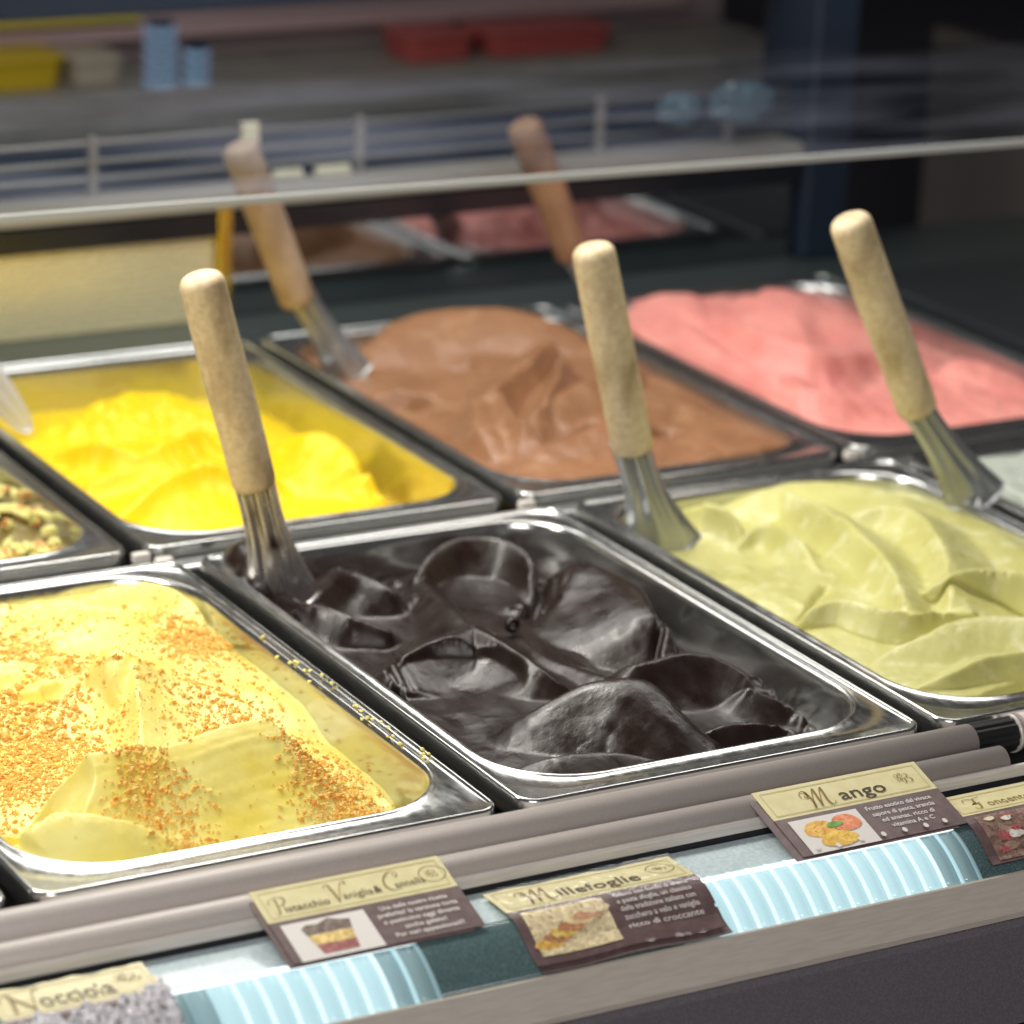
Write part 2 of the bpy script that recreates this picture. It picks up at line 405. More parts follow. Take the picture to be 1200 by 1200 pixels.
# ribbed black end of the upper rail with a pale ring
pts = []
e3 = un(1182, 868, 1, -.0085).x
vs = []; fs = []; n = 36; nr = 40
for i in range(nr + 1):
    x = e1 + (e3 - e1) * i / nr
    for k in range(n):
        a = 2 * math.pi * k / n; rr = .0086 - (.0006 if k % 3 == 0 else 0)
        vs.append((x, -.0088 + rr * math.cos(a), -.0068 + rr * math.sin(a)))
for i in range(nr):
    for k in range(n):
        a = i * n + k; b = i * n + (k + 1) % n; fs.append((a, b, b + n, a + n))
o = link('ribbed_sleeve', mesh(vs, fs), M_black, r1)
o = link('end_ring', extrude_profile(circ(-.0088, -.0068, .0094, 36), e3, e3 + .0022), M_lip, r1)
o = link('end_stub', extrude_profile(circ(-.0088, -.0060, .0085, 36), e3 + .0045, .9), M_rail); tag(o, 'continuation of the round taupe rail beyond the black ribbed joint at right', 'rail')
# ---- lip, black joint, tray, strip, front panel
o = link('pale_lip', extrude_profile([(-.0262, -.0150), (-.0300, -.0122), (-.0318, -.0122), (-.0330, -.0132), (-.0332, -.0172), (-.0262, -.0172)], RX0, .9, smooth=False), M_lip); tag(o, 'thin pale metal lip just below the round rails', 'metal trim')
o = link('black_gasket', box_me(RX0, .9, -.0335, -.02, -.0205, -.0176), M_black); tag(o, 'thin black seal below the pale metal lip', 'seal')
arc = []
for k in range(15):
    t = k / 14; a = math.radians(100 - 78 * t)
    arc.append((-.0625 - .0262 * (1 - math.cos(math.radians(90 * t)) * 1.0) * .0 - .0262 * t, -.0195 - .0165 * (t ** 1.7)))
tray = [(-.0320, -.0200)] + arc
bottom = [(-.0887, -.048), (-.032, -.048)]
o = link('card_channel', extrude_profile([(-.0340, -.0200), (-.0622, -.0212), (-.0622, -.045), (-.0340, -.045)], RX0, .9, smooth=False), M_tray, kind='structure')
def arc_patch(x0, x1, lift, m, name, parent, slant=0.0, t0=0.0, t1=1.0):
    n = 14; vs = []; fs = []
    for i in range(n + 1):
        t = t0 + (t1 - t0) * i / n
        y = -.0627 - .0256 * t; z = -.0195 - .0165 * t ** 1.7
        ny, nz = -.0165 * 1.7 * t ** .7, .0256; l = math.hypot(ny, nz); ny, nz = ny / l, nz / l
        for xx in (x0, x1):
            for q in (lift, -.002):
                vs.append((xx + slant * t, y + ny * q, z + nz * q))
    for i in range(n):
        a = i * 4
        fs += [(a, a + 2, a + 6, a + 4), (a, a + 4, a + 5, a + 1), (a + 2, a + 3, a + 7, a + 6), (a + 1, a + 5, a + 7, a + 3)]
    fs += [(0, 1, 3, 2), (4 * n, 4 * n + 2, 4 * n + 3, 4 * n + 1)]
    me = mesh(vs, fs, True)
    return link(name, me, m, parent)
cover = arc_patch(RX0, .9, 0, M_teal, 'channel_cover', None); tag(cover, 'long rounded teal plastic cover along the bottom of the card channel', 'channel cover')
def reflection_run(pa, pb, label, pitch=.0098):  # glowing patches shaped as LED reflections on the cover, not a lamp
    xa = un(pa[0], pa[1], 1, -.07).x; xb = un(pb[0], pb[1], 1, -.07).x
    root = empty('led_reflection', (xa, -.075, -.025)); bpy.context.view_layer.update()
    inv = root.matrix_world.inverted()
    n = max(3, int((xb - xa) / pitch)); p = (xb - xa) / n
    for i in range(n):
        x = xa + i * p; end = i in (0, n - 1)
        a = arc_patch(x, x + p * .80, .00025, M_refldim if end else (M_reflmid if i in (1, n - 2) else M_refl), 'lens', root, .002)
        b = arc_patch(x + p * .80, x + p, .0005, M_reflmid if end else (M_refl if i in (1, n - 2) else M_reflbar), 'rib', root, .002)
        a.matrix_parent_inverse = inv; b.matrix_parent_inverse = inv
    c = arc_patch(xa, xb, .0007, M_reflline, 'reflection_edge', root, .0, .05, .14); c.matrix_parent_inverse = inv
    tag(root, label, 'light strip', 'ribbed LED reflections')
reflection_run((-40, 1190), (18, 1190), 'glowing pale blue ribs shaped as an LED reflection at the lower left edge')
reflection_run((192, 1150), (492, 1095), 'glowing pale blue ribs shaped as an LED reflection left of the pastry card')
reflection_run((775, 1040), (1122, 985), 'glowing pale blue ribs shaped as an LED reflection below the mango card')
o = link('counter_edge_strip', extrude_profile([(-.0872, -.0362), (-.0886, -.0350), (-.0896, -.0354), (-.0990, -.0498), (-.0988, -.0525), (-.0872, -.0525)], RX0, 1.0, smooth=False), M_strip, kind='structure')
me = extrude_profile([(-.0960, -.0527), (-.0975, -.058), (-.0975, -.108), (-.094, -.110), (-.080, -.110), (-.080, -.0527)], RX0, 1.0, smooth=False)
link('counter_front_panel', me, M_front, kind='structure')
link('counter_kick_panel', box_me(RX0, 1.0, -.086, -.07, -.6, -.1105), M_kick, kind='structure')
link('floor', box_me(-3, 4, -3, 6, -.95, -.92), mat('dark_floor', (.06, .055, .055), .4), kind='structure')

#==================================================================== REAR OF THE CASE
YB = .80
XM = un(250, 340, 1, YB).x           # where the steel plate ends and the dark glass starts
XR = un(935, 200, 1, YB).x
M_plate = mat('brushed_backplate', (.74, .66, .40), .42, .35); add_noise(M_plate, (.1, 1, 1), 500, 4, bump=.2, bdist=.0004, rough=(.2, .38))  # golden base colour carries the reflection of the yellow gelato
link('deck_ledge', box_me(-.55, 1.25, 2 * D + G + .002, YB + .05, -.11, -.006, .001), mat('dark_ledge', (.10, .125, .125), .28, .6), kind='structure')
o = link('rear_steel_plate', box_me(-.55, XM, YB, YB + .006, -.0055, .0515), M_plate); tag(o, 'brushed steel plate tinted with a golden reflection, standing behind the yellow gelato pan', 'back plate')
M_dglass = mat('smoked_mirror', (.36, .38, .40), .06, 1)
o = link('rear_dark_glass', box_me(XM + .013, XR - .003, YB + .002, YB + .008, -.0055, .0515), M_dglass); tag(o, 'smoked glass behind the brown and pink pans, reflecting them', 'glass panel')
M_brass = mat('yellow_reflecting_post', (.75, .60, .12), .25, 1)
o = link('corner_post', box_me(XM + .001, XM + .011, YB - .006, YB + .006, -.0055, .0735, .001), M_brass); tag(o, 'short upright yellowish metal post beside the rear steel plate', 'post')
M_bar = mat('black_bar', (.008, .010, .014), .25); M_bar2 = mat('grey_rail_metal', (.26, .25, .24), .4, .2)
o = link('black_rear_bar', box_me(-.55, XR, YB - .004, YB + .03, .0520, .0690, .0015), M_bar); tag(o, 'black bar running along the top of the rear plate', 'bar')
o = link('rear_rail', box_me(-.55, XR, YB - .006, YB + .03, .0705, .0815, .0015), mat('taupe_rear_rail', (.34, .31, .26), .4)); tag(o, 'grey beige rail lying just above the black bar at the rear', 'rail')
M_recess = mat('navy_recess', (.009, .024, .055), .35)
link('rear_recess_wall', box_me(-.55, XR, YB + .09, YB + .1, .03, un(300, 158, 1, YB + .09).z), M_recess, kind='structure')
frame = empty('rear_rack', (0, YB + .02, .11)); bpy.context.view_layer.update(); finv = frame.matrix_world.inverted()
tag(frame, 'dark rack of thin grey horizontal rods behind the pans', 'rack')
def fpart(name, me, m):
    o = link(name, me, m, frame); o.matrix_parent_inverse = finv; return o
for z in (.0925, .104, .1165):
    fpart('rod', extrude_profile(circ(YB + .02, z, .0017, 12), -.55, XR), M_bar2)
for px in (108, 420, 700, 850):
    x = un(px, 200, 1, YB + .02).x
    fpart('upright', box_me(x - .003, x + .003, YB + .0165, YB + .0235, .070, .121, .001), M_bar2)
M_tagw = mat('cream_clip', (.75, .72, .55), .5)
for px, py, dx, dz in ((291, 160, .006, .010), (335, 203, .011, .003), (388, 199, .013, .0035)):
    c = un(px, py, 1, YB + .015)
    fpart('clip', box_me(c.x - dx, c.x + dx, YB + .010, YB + .0155, c.z - dz, c.z + dz, .001), M_tagw)
# upper cabinet band and shelf
YU = YB + .5; ZT = un(300, 98, 1, YU).z; ZB_ = un(300, 150, 1, YU).z; XU = un(932, 120, 1, YU).x; XL_ = un(-120, 120, 1, YU).x
M_band = mat('grey_band', (.42, .41, .36), .45, 0); add_noise(M_band, (1, 1, 1), 30, 3, col2=(.33, .34, .31))
o = link('grey_rear_band', box_me(XL_, XU, YU, YU + .13, ZB_, ZT, .002), M_band); tag(o, 'blurred grey band above the rear rack', 'shelf front')
M_mauve = mat('mauve_panel', (.42, .33, .345), .4); add_noise(M_mauve, (.2, 1, 3), 30, 4, col2=(.55, .46, .48), lo=.4, hi=.7)
link('rear_upper_wall', box_me(XL_, XU, YU + .13, YU + .14, ZT + .001, .60), M_mauve, kind='structure')
o = link('top_dark_beam', box_me(-.55, 1.3, YB + .02, YB + .06, un(350, 6, 1, YB + .02).z, .34, .002), mat('navy_beam', (.010, .018, .035), .4)); tag(o, 'navy beam across the very top of the case', 'beam')
for px0, px1, py, hh, m_, l_ in ((-40, 800, 46, .0042, mat('rose_white_rail', (.72, .52, .52), .4), 'blurred rose white rail high on the rear wall'), (-40, 165, 26, .0030, mat('yellow_strip', (.80, .70, .16), .4), 'short yellow strip at the top left of the rear wall')):
    p0 = un(px0, py, 1, YU + .11); p1 = un(px1, py, 1, YU + .11)
    o = link('wall_rail', box_me(p0.x, p1.x, YU + .11, YU + .1295, p0.z - hh * 1.3 - .004, p0.z + hh * 1.3 - .004, .001), m_); tag(o, l_, 'rail')
# solid blocks on the band, standing in for coloured reflections in the glass
def block(px0, px1, py0, py1, m, label, bulge=.003, y=YU + .03):
    a = un(px0, py1, 1, y); b = un(px1, py0, 1, y)
    zb = ZT + .0002; w_ = b.x - a.x; h_ = b.z - zb
    root = empty('reflection_block', ((a.x + b.x) / 2, y + .03, zb)); tag(root, label, 'block', 'blocks standing in for rear reflections')
    loops = []; ns = 12
    for k, (f, z) in enumerate([(.90, 0), (.93, h_ * .1), (.96, h_ * .45), (.99, h_ * .8), (1, h_ * .83)]):
        loops.append([(x * f, yy * f, z) for x, yy in rrect(-w_ / 2, w_ / 2, -.03, .03, .012, 6)])
    def loft(loops, cap=True):
        vs = [v for l in loops for v in l]; n = len(loops[0]); fs = []
        for i in range(len(loops) - 1):
            for j in range(n):
                q = i * n + j; r = i * n + (j + 1) % n; fs.append((q, r, r + n, q + n))
        fs.append(tuple(range(n))[::-1]); fs.append(tuple((len(loops) - 1) * n + k for k in range(n)))
        return mesh(vs, fs, True)
    link('body', loft(loops), m, root)
    link('lid', loft([[(x * f, yy * f, z) for x, yy in rrect(-w_ / 2, w_ / 2, -.03, .03, .012, 6)] for f, z in ((1.02, h_ * .82), (1.035, h_ * .84), (1.03, h_ * .96), (.97, h_))]), m, root)
block(-60, 78, 65, 115, mat('yellow_reflection', (.80, .58, .03), .4), 'yellow tub standing in for a reflection, on the rear shelf at the left edge')
block(88, 148, 66, 112, mat('cream_reflection', (.62, .56, .44), .4), 'cream tub standing in for a reflection, on the rear shelf beside the yellow tub')
M_red = mat('red_reflection', (.62, .13, .12), .4)
block(480, 560, 38, 84, M_red, 'left one of two red blocks standing in for a reflection on the rear shelf')
block(575, 722, 30, 76, M_red, 'wider right one of two red blocks standing in for a reflection on the rear shelf')
# blue-white lamp reflection given shape as two glowing ribbed columns
M_glare = emis('blue_white_glare', (.30, .45, .75), .22); M_glaredark = mat('glare_dark', (.03, .05, .10), .3)
for px, py0, hw, l in ((188, 22, .014, 'brighter left upright ribbed column of blue white reflected glare on the rear shelf'), (230, 40, .011, 'dimmer right upright ribbed column of blue white reflected glare on the rear shelf')):
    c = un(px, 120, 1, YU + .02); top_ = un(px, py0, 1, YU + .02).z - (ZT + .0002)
    root = empty('glare_column', (c.x, YU + .02, ZT + .0002)); tag(root, l, 'glare column', 'upright ribbed glare columns at the rear')
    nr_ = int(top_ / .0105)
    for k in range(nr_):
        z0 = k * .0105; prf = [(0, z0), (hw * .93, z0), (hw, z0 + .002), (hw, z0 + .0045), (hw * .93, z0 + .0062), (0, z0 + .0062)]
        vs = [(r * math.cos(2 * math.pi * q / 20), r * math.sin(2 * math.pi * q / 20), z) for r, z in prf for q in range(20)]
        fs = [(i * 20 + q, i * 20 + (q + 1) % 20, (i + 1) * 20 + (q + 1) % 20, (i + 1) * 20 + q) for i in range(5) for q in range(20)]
        link('rib', mesh(vs, fs, True), M_glare, root)
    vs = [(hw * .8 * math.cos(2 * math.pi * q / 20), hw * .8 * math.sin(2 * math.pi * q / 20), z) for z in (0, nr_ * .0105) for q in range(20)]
    link('core', mesh(vs, [(q, (q + 1) % 20, 20 + (q + 1) % 20, 20 + q) for q in range(20)], True), M_glaredark, root)
# crumpled clear bags at the right of the rack
M_bag = mat('clear_bag', (.10, .17, .22), .1); M_bag.node_tree.nodes['Principled BSDF'].inputs['Specular IOR Level'].default_value = .9
for px, py, rx, rz, l in ((795, 128, .020, .013, 'crumpled clear bag on the rear rack, left of the larger one'), (868, 120, .030, .017, 'larger crumpled clear bag on the rear rack by the dark post')):
    c = un(px, py, 1, YB - .012)
    bm = bmesh.new(); bmesh.ops.create_icosphere(bm, subdivisions=4, radius=1)
    for v in bm.verts:
        q = v.co.copy(); nz = abs(fbm(np.array([q.x * 1.0 + q.z]), np.array([q.y + q.z * 1.7]), 3.1, 3, 3)[0])
        v.co = Vector((q.x * rx, q.y * .008, q.z * rz)) * (1 - nz * .8)
    me = bpy.data.meshes.new('bag'); bm.to_mesh(me); bm.free()
    o = link('plastic_bag', me, M_bag); o.location = (c.x, YB - .014, c.z); tag(o, l, 'plastic bag', 'bags on the rear rack')
# dark post, side wall, dark room
o = link('corner_upright', box_me(XR + .002, XR + .040, YB - .01, YB + .06, -.0055, .42, .003), mat('navy_post', (.010, .018, .034), .45)); tag(o, 'dark navy upright post at the right end of the rear wall', 'post')
M_wallr = mat('dark_brown_grey', (.06, .052, .05), .6); add_noise(M_wallr, (1, 1, 1), 6, 3, col2=(.035, .028, .027))
link('room_wall', box_me(-1.5, 4, 2.3, 2.35, -.95, 2.5), M_wallr, kind='structure')
M_side = mat('side_panel_grey', (.12, .11, .105), .45)
link('case_side_wall', box_me(.985, 1.0, .02, YB + .25, -.16, .105), M_side, kind='structure')
link('case_side_ledge', box_me(.70, .984, .39, .74, -.02, -.004, .002), mat('ledge_dark', (.045, .05, .055), .3, .3), kind='structure')
link('case_rear_right_wall', box_me(XU + .002, 2.2, YU + .14, YU + .16, -.3, .60), mat('mauve_dark', (.05, .046, .056), .5), kind='structure')
# glass shelf whose front edge is the long pale line
M_gl = bpy.data.materials.new('shelf_glass'); M_gl.use_nodes = True
N, L = M_gl.node_tree.nodes, M_gl.node_tree.links
N.remove(N['Principled BSDF']); tr = N.new('ShaderNodeBsdfTransparent'); gl = N.new('ShaderNodeBsdfGlossy'); gl.inputs['Roughness'].default_value = .12
fr = N.new('ShaderNodeFresnel'); fr.inputs['IOR'].default_value = 1.5; mx = N.new('ShaderNodeMixShader')
tr.inputs['Color'].default_value = (.94, .96, .97, 1); df = N.new('ShaderNodeBsdfDiffuse'); df.inputs['Color'].default_value = (.50, .52, .66, 1); m2 = N.new('ShaderNodeMixShader'); tn = N.new('ShaderNodeTexNoise'); tcn = N.new('ShaderNodeTexCoord'); mpn = N.new('ShaderNodeMapping'); mpn.inputs['Scale'].default_value = (1.6, 9, 1); mpn.inputs['Rotation'].default_value = (0, 0, .35); tn.inputs['Scale'].default_value = 3; tn.inputs['Detail'].default_value = 4; mrn = N.new('ShaderNodeMapRange'); mrn.inputs['From Min'].default_value = .42; mrn.inputs['From Max'].default_value = .72; mrn.inputs['To Min'].default_value = .0; mrn.inputs['To Max'].default_value = .09; L.new(tcn.outputs['Object'], mpn.inputs[0]); L.new(mpn.outputs[0], tn.inputs['Vector']); L.new(tn.outputs['Fac'], mrn.inputs[0]); L.new(mrn.outputs[0], m2.inputs[0]); L.new(tr.outputs[0], m2.inputs[1]); L.new(df.outputs[0], m2.inputs[2])  # diffuse streaks put in for the veil of reflections on the glass
ge = N.new('ShaderNodeNewGeometry'); ml = N.new('ShaderNodeMath'); ml.operation = 'MULTIPLY'; iv = N.new('ShaderNodeMath'); iv.operation = 'SUBTRACT'; iv.inputs[0].default_value = 1
L.new(ge.outputs['Backfacing'], iv.inputs[1]); L.new(fr.outputs[0], ml.inputs[0]); L.new(iv.outputs[0], ml.inputs[1])
L.new(ml.outputs[0], mx.inputs[0]); L.new(m2.outputs[0], mx.inputs[1]); L.new(gl.outputs[0], mx.inputs[2]); L.new(mx.outputs[0], N['Material Output'].inputs['Surface'])
ZS = .16
ps = un(600, 208, 2, ZS); pl_ = un(0, 256, 2, ZS); pr_ = un(1200, 166, 2, ZS); SA = math.atan2(pr_.y - pl_.y, pr_.x - pl_.x)
shelf = empty('glass_shelf', (ps.x, ps.y, ZS)); shelf.rotation_euler = (0, 0, SA)
tag(shelf, 'long clear glass shelf above the back row with a pale front edge', 'glass shelf')
YW = YB - .035 - ps.y
link('pane', box_me(-.9, 1.3, .001, YW, -.004, 0), M_gl, shelf)
M_edge = mat('pale_glass_edge', (.40, .41, .40), .3)
link('edge', box_me(-.9, 1.3, -.0012, .001, -.0042, .0004, .0006), M_edge, shelf)

#==================================================================== GELATO
# --- dark chocolate (middle front)
c = Ice(0, 0, .00054, -.036, 1)
c.soften = 6; c.rag = .0007
c.ridge([(335, 745, -.024), (395, 785, -.019), (450, 825, -.024)], .024, .03, 2, 2, .014)
c.ridge([(355, 655, -.012), (410, 668, -.003), (460, 690, -.006), (482, 722, -.018)], .016, .016, 1.6, 1.8, .026)
c.ridge([(300, 690, -.014), (345, 702, -.006), (395, 716, -.005), (455, 737, -.011)], .010, .009, 2, 2.0, .018)
# big front mound
c.ridge([(490, 892, -.034), (550, 872, -.024), (620, 836, -.006), (690, 800, .006), (752, 800, .008), (800, 838, -.001), (860, 885, -.015)], .018, .052, 1.5, 1.7, .034, stria=.0003, soft=.12)
# far leaf shaped scoop: arched rim behind a hollow
c.ridge([(486, 715, -.020), (497, 668, -.007), (530, 630, .002), (590, 632, .002), (622, 656, -.002), (632, 708, -.012)], .014, .017, 1.2, 1.4, .028, curl=.002, soft=.04)
c.ridge([(500, 700, -.012), (560, 716, -.016), (615, 712, -.013)], .018, .016, 2, 2, .012)
# right spoon mark: tall rim, smooth face sloping to the viewer
c.ridge([(640, 676, -.008), (680, 656, .003), (735, 672, .005), (774, 712, .003), (794, 765, -.012)], .012, .055, 1.4, 1.45, .032, soft=.04)
c.ridge([(600, 735, -.016), (640, 768, -.014), (700, 792, -.012)], .014, .014, 2, 2, .012)
# middle saddle, diagonal wall and hooked lip
c.ridge([(490, 668, -.014), (520, 700, -.007), (556, 732, -.001)], .016, .020, 1.6, 1.6, .022)
c.ridge([(556, 732, -.001), (600, 758, -.002), (640, 786, -.006), (676, 812, -.016)], .014, .034, 1.5, 1.15, .026, curl=-.002, soft=.04)
c.ridge([(448, 824, -.022), (464, 784, -.009), (498, 758, -.003), (556, 733, -.001)], .024, .034, 1.8, 1.1, .026, curl=-.003, soft=.05)
c.ridge([(835, 735, -.020), (900, 775, -.016), (960, 820, -.016), (1000, 862, -.022)], .016, .022, 1.7, 1.6, .014)
c.ridge([(880, 800, -.006), (925, 820, -.009), (968, 858, -.016)], .008, .010, 1.2, 1.2, .014, curl=-.002)
# right side folds
c.ridge([(745, 778, -.003), (820, 764, .001), (880, 786, -.004), (930, 822, -.012), (985, 868, -.024)], .022, .020, 1.6, 1.2, .024, curl=-.002, soft=.06)
c.ridge([(800, 868, -.014), (860, 846, -.008), (925, 852, -.013), (975, 882, -.024)], .014, .012, 1.5, 1.5, .018, curl=-.002)
c.ridge([(860, 905, -.014), (920, 885, -.014), (985, 875, -.020)], .014, .014, 1.6, 1.6, .012)
c.ridge([(575, 918, -.010), (640, 890, -.001), (720, 882, .000), (790, 896, -.004), (860, 905, -.013)], .008, .026, 1.2, 1.6, .016, curl=.002, soft=.04)
c.bowl(830, 834, -.011, .016, .009, -5, .009); c.bowl(892, 872, -.013, .022, .009, 8, .007); c.bowl(528, 806, -.014, .030, .028, 20, .006, k=.003)
c.groove([(764, 694, .000), (776, 725, -.002), (770, 765, -.010)], .0024, .006)
c.groove([(632, 648, -.004), (630, 690, -.010), (624, 718, -.014)], .0030, .010)
c.groove([(340, 740, -.02), (352, 770, -.02)], .002, .006); c.groove([(452, 800, -.02), (470, 820, -.02)], .0015, .004); c.groove([(460, 790, -.02), (480, 812, -.02)], .0015, .003)
c.sink(right=.008, back=.008, w=.016)
c.rough(428, 688, .020, .0045, 110); c.rough(960, 868, .024, .0070, 90); c.rough(910, 822, .014, .004, 130); c.rough(370, 650, .018, .006, 120); c.rough(600, 722, .006, .003, 200); c.rough(725, 832, .014, .0014, 240); c.rough(452, 815, .008, .0025, 200)
o = c.build('gelato', M_choc, .0003); tag(o, 'glossy dark chocolate gelato folded in smooth waves in the middle front pan', 'gelato')
ring = P3(600, 735, -.011)
# --- vanilla with crumbs (left front)
a = Ice(-1, 0, .00058, -.040, 2)
a.ridge([(-60, 860, -.014), (0, 836, -.008), (60, 822, -.014)], .03, .03, 1.6, 1.6, .024)
a.ridge([(-60, 760, -.010), (-20, 735, -.004), (30, 735, -.008), (48, 750, -.016)], .012, .024, 1.3, 1.5, .028)
a.ridge([(46, 742, -.022), (92, 710, -.006), (135, 690, .002), (180, 684, .005), (212, 694, .002), (234, 730, -.008), (250, 785, -.024)], .010, .020, 1.1, 1.5, .034, curl=.004, soft=.04)
a.ridge([(120, 712, -.012), (180, 716, -.002), (215, 735, -.006)], .012, .018, 1.4, 1.4, .018)
a.ridge([(18, 795, -.016), (58, 770, .000), (98, 780, -.004)], .009, .014, 1.1, 1.3, .026, curl=.003)
a.bowl(102, 750, -.002, .022, .014, 20, .016)
a.ridge([(300, 812, -.026), (360, 856, -.024), (410, 900, -.024), (455, 942, -.026)], .016, .03, 1.6, 1.6, .014)
a.ridge([(80, 860, -.020), (104, 796, .000), (126, 758, .015), (150, 766, .014), (198, 788, .002), (250, 815, -.008), (310, 850, -.018)], .009, .034, 1.1, 1.5, .044, curl=.003, soft=.03)
a.ridge([(152, 770, .013), (160, 825, .002), (164, 885, -.010)], .018, .008, 1.2, 1.0, .020, soft=.02)
a.bowl(58, 800, -.002, .026, .010, 15, .014); a.bowl(-6, 784, .000, .022, .014, 15, .016)
a.ridge([(-50, 1000, -.012), (0, 968, .000), (48, 928, .012), (92, 892, .018), (150, 880, .018), (210, 877, .018), (262, 860, .020), (316, 846, .020)], .007, .036, 1.0, 1.5, .046, curl=.006, stria=.0008, soft=.03)
a.ridge([(316, 846, .020), (324, 890, .006), (338, 935, -.006), (362, 975, -.020)], .008, .034, 1.0, 1.6, .036, soft=.02)
a.bowl(30, 985, -.002, .040, .016, 34, .022, tilt=.003)
a.ridge([(-5, 1022, -.014), (26, 984, .002), (82, 958, .010), (140, 963, .008), (200, 985, -.002), (258, 1010, -.014)], .007, .030, 1.0, 1.5, .036, curl=.005, soft=.03)
a.ridge([(432, 905, -.018), (455, 925, -.018), (487, 952, -.024)], .006, .008, 1.1, 1.2, .014, curl=.001)
a.sink(right=.008, w=.012)
a.rough(30, 760, .04, .003, 120); a.rough(60, 850, .04, .002, 140)
o = a.build('gelato', M_vanilla, .0006); tag(o, 'pale yellow cream gelato topped with orange crumbs in the left front pan', 'gelato')
# --- pale green (right front)
e = Ice(1, 0, .0006, -.026, 3, slope=(.004, .004))
e.ridge([(820, 590, -.014), (870, 578, -.006), (930, 566, -.002), (1000, 568, .002), (1080, 590, .004), (1160, 620, .004), (1230, 660, .004)], .02, .05, 1.8, 2, .020)
e.ridge([(740, 690, -.022), (800, 720, -.016), (880, 760, -.014), (960, 800, -.014)], .03, .03, 2, 2, .012)
e.ridge([(900, 570, -.004), (950, 590, .008), (1010, 632, .012), (1052, 700, .008)], .036, .008, 1.5, 1.0, .026, curl=.003, soft=.03)
e.ridge([(868, 640, -.010), (892, 615, -.001), (925, 628, .002), (950, 660, -.002), (962, 690, -.010)], .016, .006, 1.3, 1.1, .020, curl=.003, soft=.03)
e.ridge([(1000, 600, .004), (1046, 592, .012), (1085, 620, .014), (1115, 690, .010)], .03, .008, 1.4, 1.0, .018, curl=.002, soft=.03)
e.ridge([(1068, 700, .000), (1115, 668, .016), (1180, 664, .018), (1270, 680, .018)], .026, .007, 1.5, 1.0, .030, curl=-.006, soft=.03)
e.ridge([(905, 745, -.018), (940, 712, .000), (990, 698, .006), (1055, 712, .008), (1140, 712, .006)], .016, .008, 1.3, 1.0, .022, curl=-.004, soft=.03)
e.ridge([(960, 815, -.020), (1030, 770, -.006), (1100, 738, .004), (1170, 722, .008), (1260, 730, .008)], .012, .026, 1.1, 1.5, .022, curl=.002)
e.ridge([(1040, 815, -.014), (1100, 790, -.002), (1160, 766, .004), (1230, 760, .004)], .02, .010, 1.4, 1.0, .020, curl=-.003)
e.ridge([(768, 612, -.014), (812, 590, .004), (850, 597, .005), (864, 628, -.006)], .012, .007, 1.2, 1.0, .026, curl=.003)
e.ridge([(740, 650, -.020), (782, 640, .000), (822, 655, -.004), (840, 675, -.012)], .009, .009, 1.2, 1.1, .022, curl=.002)
e.ridge([(868, 660, -.010), (890, 690, -.006), (900, 720, -.010)], .014, .012, 1.4, 1.3, .012)
e.bowl(1170, 820, -.008, .060, .010, 12, .014)
e.groove([(965, 675, .0), (940, 705, .0), (920, 740, -.004)], .002, .005)
e.soften = 8; e.rag = .0012
e.sink(left=.008, w=.012)
e.rough(800, 628, .026, .0060, 110); e.rough(930, 735, .010, .002, 200)
o = e.build('gelato', M_green, .0007); tag(o, 'pale green gelato spread in soft folds in the right front pan', 'gelato')
# --- yellow (back)
b = Ice(0, 1, .0009, -.044, 4)
b.ridge([(50, 515, -.018), (110, 480, -.010), (180, 460, -.008), (240, 480, -.012), (280, 510, -.022)], .03, .05, 1.6, 1.8, .026)
b.ridge([(60, 535, -.016), (105, 516, -.002), (160, 532, -.006), (200, 515, -.001), (245, 500, -.006)], .016, .010, 1.3, 1.0, .022, curl=.003, soft=.04)
b.ridge([(110, 565, -.012), (170, 545, -.004), (215, 556, -.006), (240, 575, -.014)], .014, .010, 1.3, 1.1, .018, curl=.003, soft=.04)
b.ridge([(140, 612, -.014), (195, 566, -.002), (245, 545, .000), (310, 556, -.008)], .022, .008, 1.4, 1.0, .020, curl=.003, soft=.03)
b.ridge([(315, 520, -.020), (360, 502, -.006), (398, 508, -.005), (430, 540, -.014), (462, 580, -.030)], .012, .024, 1.2, 1.5, .030, curl=.003, soft=.04)
b.ridge([(325, 570, -.020), (368, 550, -.010), (420, 582, -.022)], .012, .010, 1.2, 1.2, .016, curl=.002)
b.ridge([(60, 560, -.020), (140, 612, -.014), (250, 626, -.012), (370, 610, -.022)], .020, .03, 1.6, 1.8, .020)
b.bowl(402, 548, -.016, .014, .009, 10, .010); b.bowl(118, 500, -.008, .02, .008, 10, .008)
b.sink(right=.012, back=.010, w=.025)
b.rough(260, 520, .12, .0030, 60); b.rough(90, 500, .03, .005, 90); b.rough(430, 560, .03, .005, 90)
o = b.build('gelato', M_yellow, .0010); tag(o, 'bright yellow gelato in the back row pan beside the tall wooden handle', 'gelato')
